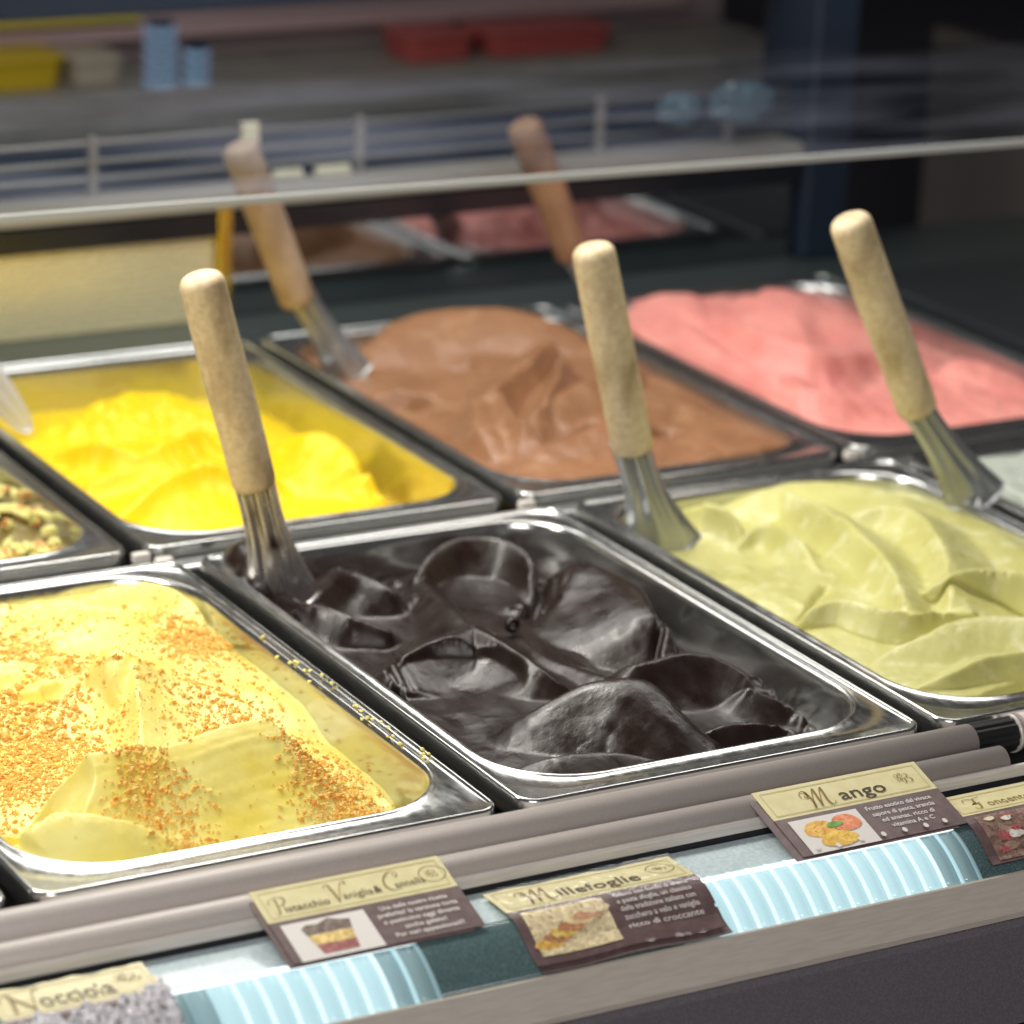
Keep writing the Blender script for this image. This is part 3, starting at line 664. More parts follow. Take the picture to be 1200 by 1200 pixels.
# --- milk chocolate (back)
d = Ice(1, 1, .0009, -.030, 5)
d.ridge([(405, 425, -.012), (435, 392, .010), (485, 370, .018), (560, 360, .022), (625, 368, .020), (700, 402, .008)], .03, .055, 1.6, 1.7, .040, soft=.1)
d.ridge([(640, 520, .002), (700, 488, .010), (770, 462, .010), (845, 482, .002), (912, 522, -.018)], .03, .050, 1.6, 1.9, .034)
d.ridge([(415, 440, -.016), (470, 452, -.002), (545, 468, .008), (590, 436, .017), (640, 398, .022)], .026, .012, 1.6, 1.3, .028, curl=-.004, soft=.06)
d.ridge([(545, 466, .012), (554, 492, .010), (572, 528, .000), (600, 565, -.014)], .028, .010, 1.6, 1.2, .022, curl=.004, soft=.03)
d.bowl(632, 494, .010, .030, .013, 22, .024)
d.ridge([(566, 444, .012), (580, 478, .013), (616, 490, .015), (650, 462, .020), (666, 418, .020)], .010, .009, 1.4, 1.3, .018, curl=.004, soft=.04)
d.ridge([(650, 480, .014), (700, 440, .018), (760, 420, .008)], .014, .02, 1.2, 1.5, .022, curl=.002)
d.ridge([(770, 436, .006), (830, 458, .004), (885, 488, -.008)], .02, .03, 1.5, 1.7, .020)
d.groove([(600, 492, .01), (640, 505, .008), (690, 496, .008)], .003, .008); d.groove([(425, 450, 0), (480, 462, 0), (540, 474, .004)], .0025, .006); d.bowl(778, 507, .002, .011, .008, 0, .012); d.bowl(455, 468, -.006, .034, .010, -12, .014)
d.groove([(470, 470, 0), (520, 500, 0), (545, 540, -.004)], .002, .004)
d.sink(right=.010, back=.008, left=.008, w=.016)
o = d.build('gelato', M_milk, .0008); tag(o, 'milk chocolate brown gelato heaped with a curled fold in the back row', 'gelato')
# --- pink (back right)
f = Ice(2, 1, .0010, -.016, 6)
f.ridge([(735, 395, .002), (762, 354, .012), (800, 343, .016), (850, 358, .009), (895, 343, .017), (950, 343, .015), (1015, 372, .004)], .022, .06, 1.6, 1.9, .022, curl=.002, soft=.08)
f.ridge([(780, 405, .010), (840, 435, .014), (900, 472, .008), (965, 502, -.010)], .04, .045, 1.8, 1.8, .018)
f.ridge([(850, 372, .014), (900, 392, .024), (960, 412, .020), (1030, 412, .008)], .03, .010, 1.4, 1.1, .026, curl=.002, soft=.04)
f.ridge([(800, 380, .014), (825, 400, .018), (880, 430, .016), (930, 440, .012)], .02, .010, 1.4, 1.1, .018)
f.ridge([(900, 450, .010), (960, 458, .012), (1030, 478, .000)], .02, .010, 1.3, 1.0, .018, curl=.002)
f.ridge([(1088, 462, -.014), (1108, 425, .004), (1150, 415, .008), (1215, 440, .002)], .010, .04, 1.1, 1.6, .022, curl=.003)
f.ridge([(738, 382, .000), (800, 430, .000), (870, 470, -.002), (960, 506, -.006)], .03, .04, 2, 2, .014)
f.ridge([(738, 372, .006), (755, 352, .010), (800, 345, .012)], .02, .04, 2, 2, .02)
f.sink(right=.014, w=.03)
f.soften = 7; f.rag = .0008; f.rough(880, 380, .09, .0035, 35); f.rough(790, 400, .04, .003, 50); f.rough(1050, 470, .06, .003, 40)
o = f.build('gelato', M_pink, .0016); tag(o, 'pink strawberry coloured gelato heaped in the back right pan', 'gelato')
# --- pale cream at the right edge
g = Ice(2, 0, .0018, -.006, 8, slope=(0, .002))
g.ridge([(1140, 600, .000), (1180, 580, .004), (1230, 560, .004)], .03, .04, 2, 2, .01)
o = g.build('gelato', M_pale, .002); tag(o, 'pale greyish cream gelato at the right edge under the fourth handle', 'gelato')
# --- nuts at left edge
h = Ice(-1, 1, .0014, -.020, 9)
h.ridge([(-60, 580, -.008), (10, 590, -.006), (60, 615, -.012)], .03, .03, 2, 2, .014)
h.rough(20, 620, .06, .006, 60)
o = h.build('gelato', mat('nut_gelato', (.22, .17, .05), .5), .002); tag(o, 'nut gelato under chopped pieces in the left back pan', 'gelato')
# chopped nut pieces, lying on it
bm = bmesh.new(); bmesh.ops.create_icosphere(bm, subdivisions=1, radius=1); nv = [v.co.copy() for v in bm.verts]; nf = [[v.index for v in fa.verts] for fa in bm.faces]; bm.free()
def scatter(spots, m, name, label, cat, smooth=False):
    vs = []; fs = []
    for (x, y, z, sx, sy, sz, rot) in spots:
        Rm = rot.to_matrix(); o = len(vs)
        for v in nv:
            j = 1 + random.uniform(-.38, .38)
            vs.append(Rm @ Vector((v.x * sx * j, v.y * sy * j, v.z * sz * j)) + Vector((x, y, z)))
        fs += [tuple(i + o for i in fa) for fa in nf]
    ob = link(name, mesh(vs, fs, smooth), m, kind='stuff'); tag(ob, label, cat); return ob
sp = []
x0, x1, y0, y1 = h.rect
for i in range(420):
    x = random.uniform(x1 - .12, x1 - .006); y = y0 + .006 + random.random() ** 1.2 * .20
    if math.hypot(max(0, x - (x1 - OR)), max(0, y0 + OR - y)) > OR - .010 and x > x1 - OR and y < y0 + OR: continue
    L_ = random.choice((1, 1, 1, 2.2))
    sp.append((x, y, h.at(x, y) + random.uniform(0, .006), (.0045 * L_), .0036, .003, Euler((random.uniform(-.5, .5), random.uniform(-.6, .6), random.uniform(0, 6.28)))))
scatter(sp, M_nut, 'chopped_nuts', 'chopped pale green and orange nut pieces in the pan at the left edge', 'nuts')
# biscuit crumbs on the vanilla
sp = []
x0, x1, y0, y1 = a.rect
clusters = [((30, 815), .040, 1100), ((60, 850), .035, 700), ((15, 880), .02, 500), ((280, 832), .022, 600), ((235, 800), .028, 350), ((415, 930), .022, 900), ((385, 880), .022, 380), ((440, 935), .014, 300),
            ((190, 945), .022, 420), ((245, 985), .018, 500), ((150, 925), .02, 350), ((60, 745), .03, 350), ((20, 760), .03, 500), ((225, 740), .018, 420), ((200, 720), .02, 250), ((10, 935), .012, 200), ((330, 850), .03, 250), ((110, 800), .03, 160), ((365, 905), .012, 250)]
hollows = [(P3(px, py, z).x, P3(px, py, z).y, r) for px, py, z, r in ((102, 748, -.004, .013), (58, 800, -.004, .010), (-4, 782, -.004, .013), (50, 950, .004, .016), (100, 915, .01, .012), (260, 890, .01, .016), (80, 985, .002, .014), (160, 850, .004, .012), (130, 790, .01, .008))]
def drop(x, y, s=1.0):
    if x < x0 + .004 or x > x1 - .004 or y < y0 + .004 or y > y1 - .004: return
    cx = min(max(x, x0 + OR), x1 - OR); cy = min(max(y, y0 + OR), y1 - OR)
    if math.hypot(x - cx, y - cy) > OR - .005: return
    for hx, hy, hr in hollows:
        if math.hypot((x - hx) * .7, (y - hy)) < hr and random.random() < .93: return
    i = int((x - x0) / (x1 - x0) * (a.nx - 1)); j = int((y - y0) / (y1 - y0) * (a.ny - 1))
    X, Y, Z = a.FX[j, i], a.FY[j, i], a.H[j, i]
    k = random.choice((.35, .45, .5, .6, .7, .8, 1.0, 1.2, 2.0)) * s
    sp.append((X, Y, Z + .0003, .0009 * k, .00065 * k, .0005 * k, Euler((random.uniform(-.6, .6), random.uniform(-.6, .6), random.uniform(0, 6.28)))))
for (px, py), r, n_ in clusters:
    cpt = P3(px, py, 0)
    for i in range(int(n_ * 1.7)):
        drop(random.gauss(cpt.x, r * .5), random.gauss(cpt.y, r * .8))
for i in range(1100): drop(random.uniform(x0, x1), random.uniform(y0, y1), .8)
scatter(sp, M_crumb, 'biscuit_crumbs', 'orange brown biscuit crumbs scattered over the pale cream gelato', 'crumbs')
# a few crumbs that fell on the flange of that pan
# bits spilled on flanges
sp = []
for i in range(26):
    t = random.random(); q = P3(300 + 215 * t, 745 + 160 * t, 0)
    sp.append((q.x + random.uniform(-.004, .006), q.y, .0004, .0012, .001, .0008, Euler((0, 0, random.random() * 6))))
scatter(sp, M_vanilla, 'cream_specks', 'tiny pale cream specks on the rim beside the dark chocolate pan', 'specks')

#==================================================================== SPATULAS
def spatula(top, hb, end, base_z, label, blade_m, handle_m=M_handle, rad=.0118, lean=.004, w0=.0085, w1=.017, curv=.5, yaw=0, basepx=None):
    """top / hb / end: photo positions of handle top, handle foot and blade end"""
    pe = P3(end[0], end[1], base_z)
    pt = un(top[0], top[1], 1, pe.y + lean)
    f = math.hypot(hb[0] - end[0], hb[1] - end[1]) / math.hypot(top[0] - end[0], top[1] - end[1])
    ph = un(hb[0], hb[1], 1, pe.y + lean * f)
    root = empty('spatula', pe); tag(root, label, 'spatula', 'wooden handled spatulas'); bpy.context.view_layer.update()
    inv = root.matrix_world.inverted()
    ax = (pt - ph); Lh = ax.length; ax.normalize()
    view = (CAM_LOC - ph).normalized(); side = ax.cross(view).normalized(); nor = side.cross(ax).normalized()
    q = Matrix.Rotation(yaw, 3, ax); side = q @ side; nor = q @ nor
    # handle: turned body, slightly swelling, domed top
    prof = [(0, .0), (.80, .0), (.93, .0012), (.97, .004), (.985, .02)]
    for k in range(1, 9): prof.append((.97 + .05 * math.sin(k / 8 * math.pi) * .6 + .03 * k / 8, .02 + (Lh - .008 - .02) * k / 8))
    for k in range(1, 8):
        aa = k / 7 * math.pi / 2; prof.append((1.0 * max(math.cos(aa), .0) ** .45 if k < 7 else 0, Lh - .008 + .0065 * math.sin(aa)))
    vs = []; fs = []; n = 32
    for r, t in prof:
        for k in range(n):
            an = 2 * math.pi * k / n; rr = rad * r * (1 + .012 * math.sin(3 * an + t * 60))
            vs.append(ph + ax * t + side * rr * math.cos(an) + nor * rr * math.sin(an))
    for i in range(len(prof) - 1):
        for k in range(n): p_ = i * n + k; r_ = i * n + (k + 1) % n; fs.append((p_, r_, r_ + n, p_ + n))
    hnd = link('handle', mesh(vs, fs, True), handle_m, root); hnd.matrix_parent_inverse = inv
    # blade: fluted neck that flares into a broad curved blade
    down = (pe - ph); Lb = down.length; dn = down.normalized()
    nt_, ns = 26, 24; vs = []; fs = []
    for face in (0, 1):
        for i in range(nt_ + 1):
            t = i / nt_
            wdt = w0 * (1 - .06 * math.sin(min(t * 2.2, 1) * math.pi)) if t < .45 else w0 + (w1 - w0) * ((t - .45) / .55) ** 1.35
            cvt = curv * (1 - .55 * t)
            for j in range(ns + 1):
                s_ = j / ns * 2 - 1
                flute = .0026 * math.cos(s_ * 9.0) * (1 - t) ** .7
                zz = -cvt * wdt * (s_ * s_) + flute + (.0009 if face else -.0009)
                tt = t + (.10 * (1 - s_ * s_) if t > .85 else 0) * (t - .85) / .15
                vs.append(ph + dn * (Lb * 1.0 * tt + -.004 * (1 - t)) + side * wdt * s_ + nor * (zz + .006 * t * t))
    m1 = (nt_ + 1) * (ns + 1)
    for face in (0, 1):
        for i in range(nt_):
            for j in range(ns):
                p_ = face * m1 + i * (ns + 1) + j; qd = (p_, p_ + 1, p_ + ns + 2, p_ + ns + 1)
                fs.append(qd if face else qd[::-1])
    for i in range(nt_):
        for j in (0, ns):
            p_ = i * (ns + 1) + j; r_ = p_ + ns + 1; fs.append((p_, r_, r_ + m1, p_ + m1))
    for j in range(ns):
        for i in (0, nt_):
            p_ = i * (ns + 1) + j; fs.append((p_, p_ + 1, p_ + 1 + m1, p_ + m1))
    bl = link('blade', mesh(vs, fs, True), blade_m, root); bl.matrix_parent_inverse = inv
    return root
spatula((233, 318), (299, 570), (332, 704), -.014, 'spatula with a pale wooden handle standing in the dark chocolate gelato', M_blade_choc, w0=.0112, w1=.0205, curv=.5)
spatula((693, 284), (742, 528), (776, 640), -.014, 'spatula with a pale wooden handle standing in the pale green gelato', M_blade, w0=.0112, w1=.0230, curv=.6, yaw=.1)
spatula((993, 252), (1076, 482), (1143, 580), .003, 'spatula with a wooden handle at the right, in front of the pink gelato', M_blade, w0=.0100, w1=.0180, curv=.8, yaw=.1)
spatula((278, 166), (350, 354), (408, 436), -.004, 'spatula with a wooden handle leaning at the left corner of the milk chocolate gelato', M_blade, handle_m=handle_mat('tan_wood_handle', (.40, .29, .20), (.33, .23, .15), (.26, .17, .11)), w0=.0095, w1=.016, curv=.9, yaw=-.3)
spatula((612, 140), (672, 300), (724, 372), .000, 'spatula with a dark brown handle at the far corner of the pink gelato', M_blade, handle_m=M_handle_dark, w0=.009, w1=.016)
spatula((-190, 170), (-90, 360), (22, 490), -.008, 'steel spatula blade entering the yellow gelato from the left edge', mat('bright_blade', (.62, .62, .64), .4, .25), w0=.014, w1=.007, curv=.3)
# lump of chocolate wrapped round the spatula foot and spilled on the pan corner
def blob(name, pts, m, parent=None):
    me = bpy.data.metaballs.new(name); me.resolution = .0022; me.render_resolution = .0022; me.threshold = .25
    ob = bpy.data.objects.new(name + '_src', me); COL.objects.link(ob)
    for (x, y, z, r) in pts:
        el = me.elements.new(); el.co = (x, y, z); el.radius = r
    bpy.context.view_layer.update()
    dg = bpy.context.evaluated_depsgraph_get(); m2 = bpy.data.meshes.new_from_object(ob.evaluated_get(dg), depsgraph=dg)
    bpy.data.objects.remove(ob); bpy.data.metaballs.remove(me)
    for v in m2.vertices:
        nn = fbm(np.array([v.co.x + v.co.z]), np.array([v.co.y - v.co.z]), 90, 5, 3)[0]
        v.co += v.normal * float(nn) * .0016
    m2.polygons.foreach_set('use_smooth', [True] * len(m2.polygons))
    return link(name, m2, m, parent)
pts = []
for px, py, z, r in ((290, 668, -.006, .013), (305, 685, -.008, .014), (322, 700, -.014, .010), (285, 655, -.002, .009)):
    p = P3(px, py, z); pts.append((p.x, p.y, z, r * 1.55))
o = blob('gelato_lump', pts, M_choc); tag(o, 'lump of dark chocolate clinging around the foot of the spatula in the corner', 'gelato lump')
# tiny curl in the chocolate
vs = []; fs = []
for i in range(25):
    a_ = i / 24 * 2 * math.pi * .93 + 1.2
    cc = ring + Vector((math.cos(a_) * .0030, 0, math.sin(a_) * .0030 + .001))
    for k in range(8):
        b_ = 2 * math.pi * k / 8; vs.append(cc + Vector((math.cos(a_) * math.cos(b_) * .0013, math.sin(b_) * .0022, math.sin(a_) * math.cos(b_) * .0013)))
for i in range(24):
    for k in range(8): p_ = i * 8 + k; r_ = i * 8 + (k + 1) % 8; fs.append((p_, r_, r_ + 8, p_ + 8))
o = link('gelato_curl', mesh(vs, fs, True), M_choc); tag(o, 'tiny ring shaped curl of chocolate between two folds', 'curl')

#==================================================================== PRICE CARDS
M_cream = mat('card_cream', (.76, .69, .38), .4); add_noise(M_cream, (1, 1, 1), 120, 4, col2=(.70, .62, .32))
M_cbrown = mat('card_brown', (.135, .085, .085), .35); add_noise(M_cbrown, (1, 1, 1), 200, 3, col2=(.17, .115, .115))
M_ink = mat('ink_dark', (.055, .035, .02), .5); M_gold = mat('ink_gold', (.26, .17, .05), .5); M_white = mat('print_white', (.80, .76, .72), .5)
M_line = mat('ink_rule', (.52, .46, .24), .5)
MC = {}
def pm(c):
    if c not in MC:
        MC[c] = add_noise(mat('print_%d' % len(MC), c, .45), (1, 1, 1), 330, 4, col2=tuple(min(1, q * 1.35 + .05) for q in c), lo=.45, hi=.62)
        add_noise(MC[c], (1, 1, 1), 520, 4, col2=tuple(q * .5 for q in c), lo=.55, hi=.7, offset=2)
    return MC[c]
class Card:
    def __init__(s, tl, tr, back, front, label, bend=0.0, edge=0.0):
        """tl/tr photo positions of the top corners; back/front = (y,z) of top and bottom edges"""
        s.b, s.f, s.bend, s.edge = back, front, bend, edge; s.lo = 0
        A = un(tl[0], tl[1], 1, back[0]).x; B = un(tr[0], tr[1], 1, back[0]).x
        s.x0, s.w = A, B - A
        s.h = math.hypot(front[0] - back[0], front[1] - back[1])
        s.root = empty('price_card', ((A + B) / 2, back[0], back[1])); bpy.context.view_layer.update(); s.inv = s.root.matrix_world.inverted()
        tag(s.root, label, 'card', 'flavour cards in the channel')
        s.asp = s.h / s.w
    def pt(s, u, v, l=0):
        y = s.b[0] + (s.f[0] - s.b[0]) * v; z = s.b[1] + (s.f[1] - s.b[1]) * v + s.bend * math.sin(math.pi * min(max(v, 0), 1)) * (1 - .3 * u)
        z += s.edge * math.sin(u * 9 + v * 3) * v
        if s.b[0] < -.03 and y < -.05:
            t = max(0, (-.0627 - y) / .0256); z = max(z, -.0195 - .0165 * t ** 1.7 + .0022 + min(0, s.lo))
        n = Vector((0, -(s.b[1] - s.f[1]), abs(s.f[0] - s.b[0]))).normalized()
        return Vector((s.x0 + s.w * u, y, z)) + n * l
    def put(s, name, vs, fs, m, lift):
        o = link(name, mesh([s.pt(u, v, lift) for u, v in vs], fs), m, s.root); o.matrix_parent_inverse = s.inv; return o
    def rect(s, name, u0, u1, v0, v1, m, lift, th=0.0, ragged=0.0):
        nu, nv = 16, 12; vs = []; fs = []
        for j in range(nv + 1):
            for i in range(nu + 1):
                u = u0 + (u1 - u0) * i / nu; v = v0 + (v1 - v0) * j / nv
                if ragged and j == 0: v += ragged * (math.sin(i * 1.9) + math.sin(i * 5.3))
                vs.append((u, v))
        for j in range(nv):
            for i in range(nu): p = j * (nu + 1) + i; fs.append((p, p + nu + 1, p + nu + 2, p + 1))
        if not th: return s.put(name, vs, fs, m, lift)
        o = s.put(name, vs, fs, m, lift)
        md = o.modifiers.new('thickness', 'SOLIDIFY'); md.thickness = th; md.offset = -1
        return o
    def poly(s, name, pts, m, lift): return s.put(name, pts, [tuple(range(len(pts)))[::-1]], m, lift)
    def text(s, name, body, u, v, size, m, lift=.0003, align='LEFT', width=None, bold=0.0, shear=0):
        cu = bpy.data.curves.new('t', 'FONT'); cu.body = body; cu.size = 1; cu.align_x = align; cu.resolution_u = 2; cu.offset = bold; cu.shear = shear
        ob = bpy.data.objects.new('t', cu); COL.objects.link(ob); bpy.context.view_layer.update()
        dg = bpy.context.evaluated_depsgraph_get(); me = bpy.data.meshes.new_from_object(ob.evaluated_get(dg), depsgraph=dg)
        bpy.data.objects.remove(ob); bpy.data.curves.remove(cu)
        xs = [q.co.x for q in me.vertices]; fw = max(xs) - min(xs)
        k = size; kx = size * s.asp if width is None else width / fw
        x0 = 0 if align == 'CENTER' else min(xs)
        for q in me.vertices: q.co = s.pt(u + (q.co.x - x0) * kx, v - q.co.y * k, lift)
        o = link(name, me, m, s.root); o.matrix_parent_inverse = s.inv; return o
    def stroke(s, name, paths, u, v, sc, m, lift=.0004, wd=.045):
        """calligraphic strokes; unit box, y up, drawn as ribbons whose width swells on downstrokes"""
        vs = []; fs = []
        for P in paths:
            E = [P[0]] + list(P) + [P[-1]]; c = []
            for i in range(1, len(E) - 2):
                for k in range(7):
                    t = k / 7; a, b, cc, d = [np.array(E[i + j - 1]) for j in range(4)]
                    c.append(.5 * ((2 * b) + (-a + cc) * t + (2 * a - 5 * b + 4 * cc - d) * t * t + (-a + 3 * b - 3 * cc + d) * t ** 3))
            c.append(np.array(P[-1])); o = len(vs)
            for i, p in enumerate(c):
                d = c[min(i + 1, len(c) - 1)] - c[max(i - 1, 0)]; l = np.hypot(*d) + 1e-6; d = d / l
                w_ = wd * (.45 + .75 * max(0, -d[1])) ; nn = np.array((-d[1], d[0])) * w_ * .5
                for q in (p + nn, p - nn): vs.append((u + q[0] * sc * s.asp, v - q[1] * sc))
            for i in range(len(c) - 1): fs.append((o + 2 * i, o + 2 * i + 1, o + 2 * i + 3, o + 2 * i + 2))
        return s.put(name, vs, fs, m, lift)
    def body(s, split=.44, pic=True, ragged=0):
        s.rect('header', 0, 1, 0, split, M_cream, .0, .0004, ragged)
        s.rect('lower_panel', 0, 1, split, 1.0, M_cbrown, .0, .0004)
        for u0, u1, v0, v1 in ((.03, .97, .045, .055), (.03, .97, split - .05, split - .04), (.03, .034, .055, split - .05), (.966, .97, .055, split - .05)):
            s.rect('border_rule', u0, u1, v0, v1, M_line, .00025)
    def emblem(s, u, v, r, ring=True):
        if ring:
            n = 28; vs = []; fs = []
            for k in range(n):
                a = 2 * math.pi * k / n
                for q in (r, r * .93): vs.append((u + math.cos(a) * q * s.asp * 1.25, v + math.sin(a) * q))
            for k in range(n): a = 2 * k; b = 2 * ((k + 1) % n); fs.append((a, b, b + 1, a + 1))
            s.put('emblem_ring', vs, fs, M_gold, .0003)
        k = 1.1 if ring else 1.9
        s.stroke('emblem', [[(.2, .3), (.28, .5), (.42, .5), (.4, .36), (.25, .3), (.2, .3)], [(.18, .55), (.22, .72), (.36, .74), (.38, .6), (.26, .54), (.18, .55)], [(.42, .72), (.5, .82), (.56, .7), (.46, .64)],
                 [(.42, .36), (.6, .4), (.62, .2), (.52, .12), (.45, .25), (.6, .62), (.78, .7), (.88, .58), (.74, .45), (.62, .44), (.85, .42), (.98, .28), (.85, .12), (.66, .16)]],
                 u - r * k * .62 * s.asp * 1.2, v + r * k * .5, r * k * 1.15, M_gold, wd=.05)
GL = {
 'M': [[(.02, .62), (.0, .8), (.16, .95), (.30, .85), (.26, .62), (.16, .6), (.18, .72)], [(.28, .88), (.34, .6), (.34, .3), (.26, .0)], [(.26, .0), (.42, .5), (.62, .95), (.66, .9), (.62, .5), (.58, .06)], [(.58, .06), (.74, .5), (.96, .97), (.98, .8), (.92, .3), (.98, .05), (1.08, .05), (1.2, .18)]],
 'P': [[(.36, .95), (.34, .5), (.26, .05), (.12, .0), (.06, .1)], [(.0, .62), (.06, .86), (.35, 1.0), (.68, .95), (.72, .7), (.52, .5), (.34, .52)]],
 'V': [[(.0, .8), (.06, .96), (.2, .95), (.26, .7), (.32, .0)], [(.32, .0), (.5, .5), (.72, .95), (.86, .98), (.88, .86)]],
 'C': [[(.8, .8), (.74, .98), (.5, .98), (.2, .7), (.12, .3), (.32, .02), (.6, .05), (.82, .25)], [(.8, .8), (.7, .7), (.62, .8), (.7, .9)]],
 'N': [[(-.05, .6), (.0, .85), (.16, .95), (.24, .8), (.2, .4), (.14, .0)], [(.22, .92), (.4, .5), (.62, .02)], [(.62, .02), (.72, .5), (.86, .98), (1.0, 1.0)]],
 'F': [[(.0, .75), (.06, .95), (.4, .92), (.8, 1.0)], [(.46, .9), (.42, .5), (.3, .05), (.12, .0), (.06, .14)], [(.2, .5), (.45, .52), (.62, .56)]],
 '&': [[(.8, .3), (.55, .0), (.2, .05), (.15, .3), (.5, .6), (.55, .85), (.38, .95), (.28, .8), (.5, .35), (.8, .0)]]}
BK, FR = (-.0215, -.0048), (-.0660, -.0180)          # cards leaning on the rails
# pistachio-vanilla-cinnamon card
k = Card((291, 1043), (512, 1001), BK, FR, 'cream and brown flavour card reading Pistacchio Vaniglia & Cannella')
k.body(.44)
k.stroke('lettering', GL['P'], .055, .355, .22, M_gold, wd=.06); k.text('lettering', 'istacchio', .118, .345, .125, M_ink, width=.23, bold=.006)
k.stroke('lettering', GL['V'], .355, .345, .25, M_gold, wd=.06); k.text('lettering', 'aniglia', .425, .325, .125, M_ink, width=.155)
k.text('lettering', '&', .587, .32, .12, M_ink, bold=.02)
k.stroke('lettering', GL['C'], .64, .34, .25, M_gold, wd=.06); k.text('lettering', 'annella', .70, .315, .125, M_ink, width=.16)
k.emblem(.915, .22, .11)
k.rect('picture', .045, .475, .50, 1.0, M_white, .0003)
k.poly('picture_cake', [(.13, .60), (.16, .56), (.22, .57), (.28, .52), (.33, .56), (.385, .58), (.37, .70), (.14, .70)], pm((.16, .11, .08)), .0005)
k.poly('picture_cake', [(.14, .70), (.37, .70), (.36, .83), (.155, .83)], pm((.70, .50, .16)), .0005)
k.poly('picture_cake', [(.155, .83), (.36, .83), (.35, .95), (.17, .95)], pm((.30, .08, .07)), .0005)
for i, t in enumerate(('Una delle nostre ricette', 'preferite! la versione torta', 'e pasticcino oggi diventa', 'anche gelato!', 'Per veri appassionati!!')):
    k.text('small_print', t, .73, .565 + i * .092, .078, M_white, align='CENTER', width=[.36, .42, .40, .22, .36][i], bold=.015)
# second brown card below it
k2 = Card((286, 1045), (500, 1004), (-.0222, -.0056), (-.0670, -.0188), 'dark brown card tucked beneath the Pistacchio card'); k2.rect('sheet', 0, 1, .02, 1, M_cbrown, 0, .0004)
# mango
k = Card((880, 935), (1070, 898), BK, (-.0655, -.0180), 'cream and brown flavour card reading Mango with an orange fruit picture')
k.body(.44)
k.stroke('lettering', GL['M'], .235, .385, .28, M_gold, wd=.075); k.text('lettering', 'ango', .445, .345, .235, M_ink, width=.28, bold=.008)
k.emblem(.87, .21, .10, False)
k.rect('picture', .06, .47, .50, 1.0, M_white, .0003)
def ell(cx, cy, rx, ry, n=18, ph=0, w=.06): return [(cx + rx * math.cos(2 * math.pi * i / n) * (1 + w * math.sin(3 * 2 * math.pi * i / n + ph)), cy + ry * math.sin(2 * math.pi * i / n)) for i in range(n)]
k.poly('picture_fruit', ell(.20, .68, .095, .12), pm((.78, .42, .07)), .0005); k.poly('picture_fruit', ell(.36, .66, .085, .12), pm((.80, .26, .12)), .0006)
k.poly('picture_fruit', ell(.26, .86, .11, .11), pm((.80, .46, .06)), .0007); k.poly('picture_leaf', ell(.29, .66, .05, .04, 12, 1), pm((.12, .32, .05)), .0008)
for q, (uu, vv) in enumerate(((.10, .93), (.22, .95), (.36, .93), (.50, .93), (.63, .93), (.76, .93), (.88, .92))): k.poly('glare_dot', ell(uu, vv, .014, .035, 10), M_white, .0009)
for i, t in enumerate(('Frutto esotico dal vivace', 'sapore di pesca, arancia', 'ed ananas, ricco di', 'vitamina A e C')):
    k.text('small_print', t, .72, .565 + i * .095, .082, M_white, align='CENTER', width=[.40, .38, .32, .26][i], bold=.015)
k2 = Card((872, 937), (1060, 900), (-.0222, -.0056), (-.0665, -.0188), 'dark brown card tucked beneath the Mango card'); k2.rect('sheet', 0, 1, .02, 1, M_cbrown, 0, .0004)
# pastry card lies over the channel cover
B2, F2 = (-.0400, -.0178), (-.0885, -.0300)
M_film = bpy.data.materials.new('clear_film'); M_film.use_nodes = True
N, L = M_film.node_tree.nodes, M_film.node_tree.links; N.remove(N['Principled BSDF'])
tr = N.new('ShaderNodeBsdfTransparent'); gl = N.new('ShaderNodeBsdfGlossy'); gl.inputs['Roughness'].default_value = .12; mx = N.new('ShaderNodeMixShader'); lw = N.new('ShaderNodeFresnel'); lw.inputs[0].default_value = 1.55
ge = N.new('ShaderNodeNewGeometry'); ml = N.new('ShaderNodeMath'); ml.operation = 'MULTIPLY'; iv = N.new('ShaderNodeMath'); iv.operation = 'SUBTRACT'; iv.inputs[0].default_value = .7
L.new(ge.outputs['Backfacing'], iv.inputs[1]); L.new(lw.outputs[0], ml.inputs[0]); L.new(iv.outputs[0], ml.inputs[1]); ml.use_clamp = True
L.new(ml.outputs[0], mx.inputs[0]); L.new(tr.outputs[0], mx.inputs[1]); L.new(gl.outputs[0], mx.inputs[2]); L.new(mx.outputs[0], N['Material Output'].inputs['Surface'])
def sleeve(k, name, v0, v1, amp, m, f=14, lift=.0012, u0=0.0, u1=1.0, nu=90, nv=50, cut=None):
    U, V = np.meshgrid(np.linspace(u0, u1, nu), np.linspace(v0, v1, nv)); Nn = np.abs(fbm(U, V * .7, f, 17, 4)) * amp
    vs = []; fs = []
    for j in range(nv):
        for i in range(nu): vs.append(k.pt(U[j, i], V[j, i], lift + Nn[j, i] * min(1, (V[j, i] - v0) * 4 + .15)))
    for j in range(nv - 1):
        for i in range(nu - 1):
            if cut and cut(U[j, i], V[j, i]): continue
            p = j * nu + i; fs.append((p, p + nu, p + nu + 1, p + 1))
    o = link(name, mesh(vs, fs, False), m, k.root); o.matrix_parent_inverse = k.inv; return o
k = Card((565, 1052), (783, 1011), B2, F2, 'flavour card reading Millefoglie in a crinkled clear sleeve', bend=.0045, edge=.0006)
k.rect('under_sheet', .02, 1.02, .05, 1.06, M_cbrown, -.0016, .0004)
k.body(.44, ragged=.008)
k.stroke('lettering', GL['M'], .12, .375, .28, M_gold, wd=.075); k.text('lettering', 'illefoglie', .315, .345, .20, M_ink, width=.43, bold=.008)
k.emblem(.885, .20, .11)
k.rect('picture', .05, .47, .50, .93, pm((.74, .60, .36)), .0003)
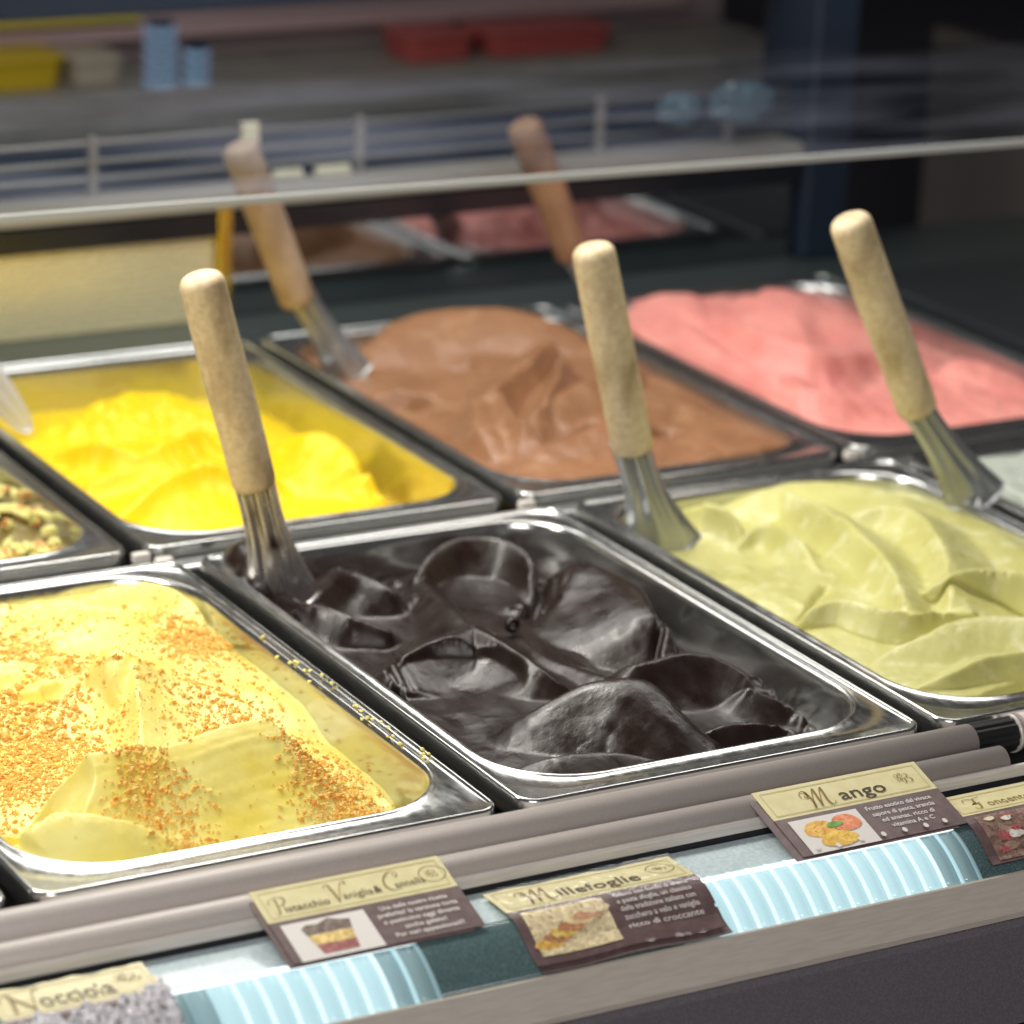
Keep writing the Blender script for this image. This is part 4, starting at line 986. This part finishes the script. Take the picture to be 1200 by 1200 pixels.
for i in range(7):
    uu = .09 + i * .05; vv = .86 - i * .035
    k.poly('picture_pastry', ell(uu + .02, vv - .03, .075, .045, 14, i), pm([(.72, .42, .08), (.62, .30, .14), (.78, .50, .12), (.55, .24, .12), (.80, .56, .30), (.66, .34, .2), (.8, .62, .4)][i]), .0004 + i * .00008)
for i, t in enumerate(('Gelato con fondo di crema', 'e pasta sfoglia, un classico', 'della tradizione italiana con', 'zucchero a velo e vaniglia', 'ricco di croccante')):
    k.text('small_print', t, .73, .545 + i * .075, .068, M_white, align='CENTER', width=.40, bold=.01)
sleeve(k, 'clear_sleeve', -.02, 1.04, .0009, M_film, 6)
# dark chocolate card at the right edge
k = Card((1093, 949), (1290, 912), (-.0395, -.0172), (-.0870, -.0300), 'flavour card reading Fondente at the right edge with a picture of nuts', bend=.002)
k.body(.44); k.stroke('lettering', GL['F'], .12, .35, .26, M_gold, wd=.07); k.text('lettering', 'ondente', .21, .335, .18, M_gold, width=.24); k.stroke('lettering', GL['C'], .50, .35, .28, M_gold, wd=.07); k.text('lettering', 'acao', .60, .325, .18, M_gold, width=.14)
k.rect('picture', .05, .60, .50, .97, pm((.22, .13, .10)), .0003)
for i in range(26):
    random.seed(100 + i); k.poly('picture_nut', ell(random.uniform(.09, .56), random.uniform(.54, .93), random.uniform(.02, .045), random.uniform(.025, .05), 9, i, .2), pm(random.choice(((.68, .58, .42), (.5, .2, .16), (.4, .27, .2), (.75, .7, .62), (.45, .12, .12)))), .0004 + i * .00002)
# hazelnut card, lower left, under crumpled frosty foil
k = Card((-22, 1172), (166, 1130), (-.0395, -.0172), (-.0880, -.0310), 'flavour card reading Nocciola under crumpled frosty wrap, lower left', bend=.004, edge=.0008)
k.body(.50, ragged=.012); k.stroke('lettering', GL['N'], .07, .42, .34, M_gold, wd=.08); k.text('lettering', 'occiola', .27, .41, .34, M_ink, width=.46, bold=.008)
k.emblem(.86, .20, .11, False)
M_foil = mat('frosty_wrap', (.78, .76, .80), .25, .1); add_noise(M_foil, (1, 1, 1), 500, 5, col2=(.20, .16, .18), lo=.56, hi=.64, bump=.8, bdist=.002, rough=(.1, .5))
sleeve(k, 'frosty_wrap', .24, 1.05, .0036, M_foil, 18, u0=.06, cut=lambda u, v: v < (.56 if u < .84 else .40) + .05 * math.sin(u * 23) + .03 * math.sin(u * 61) or u > 1.02)
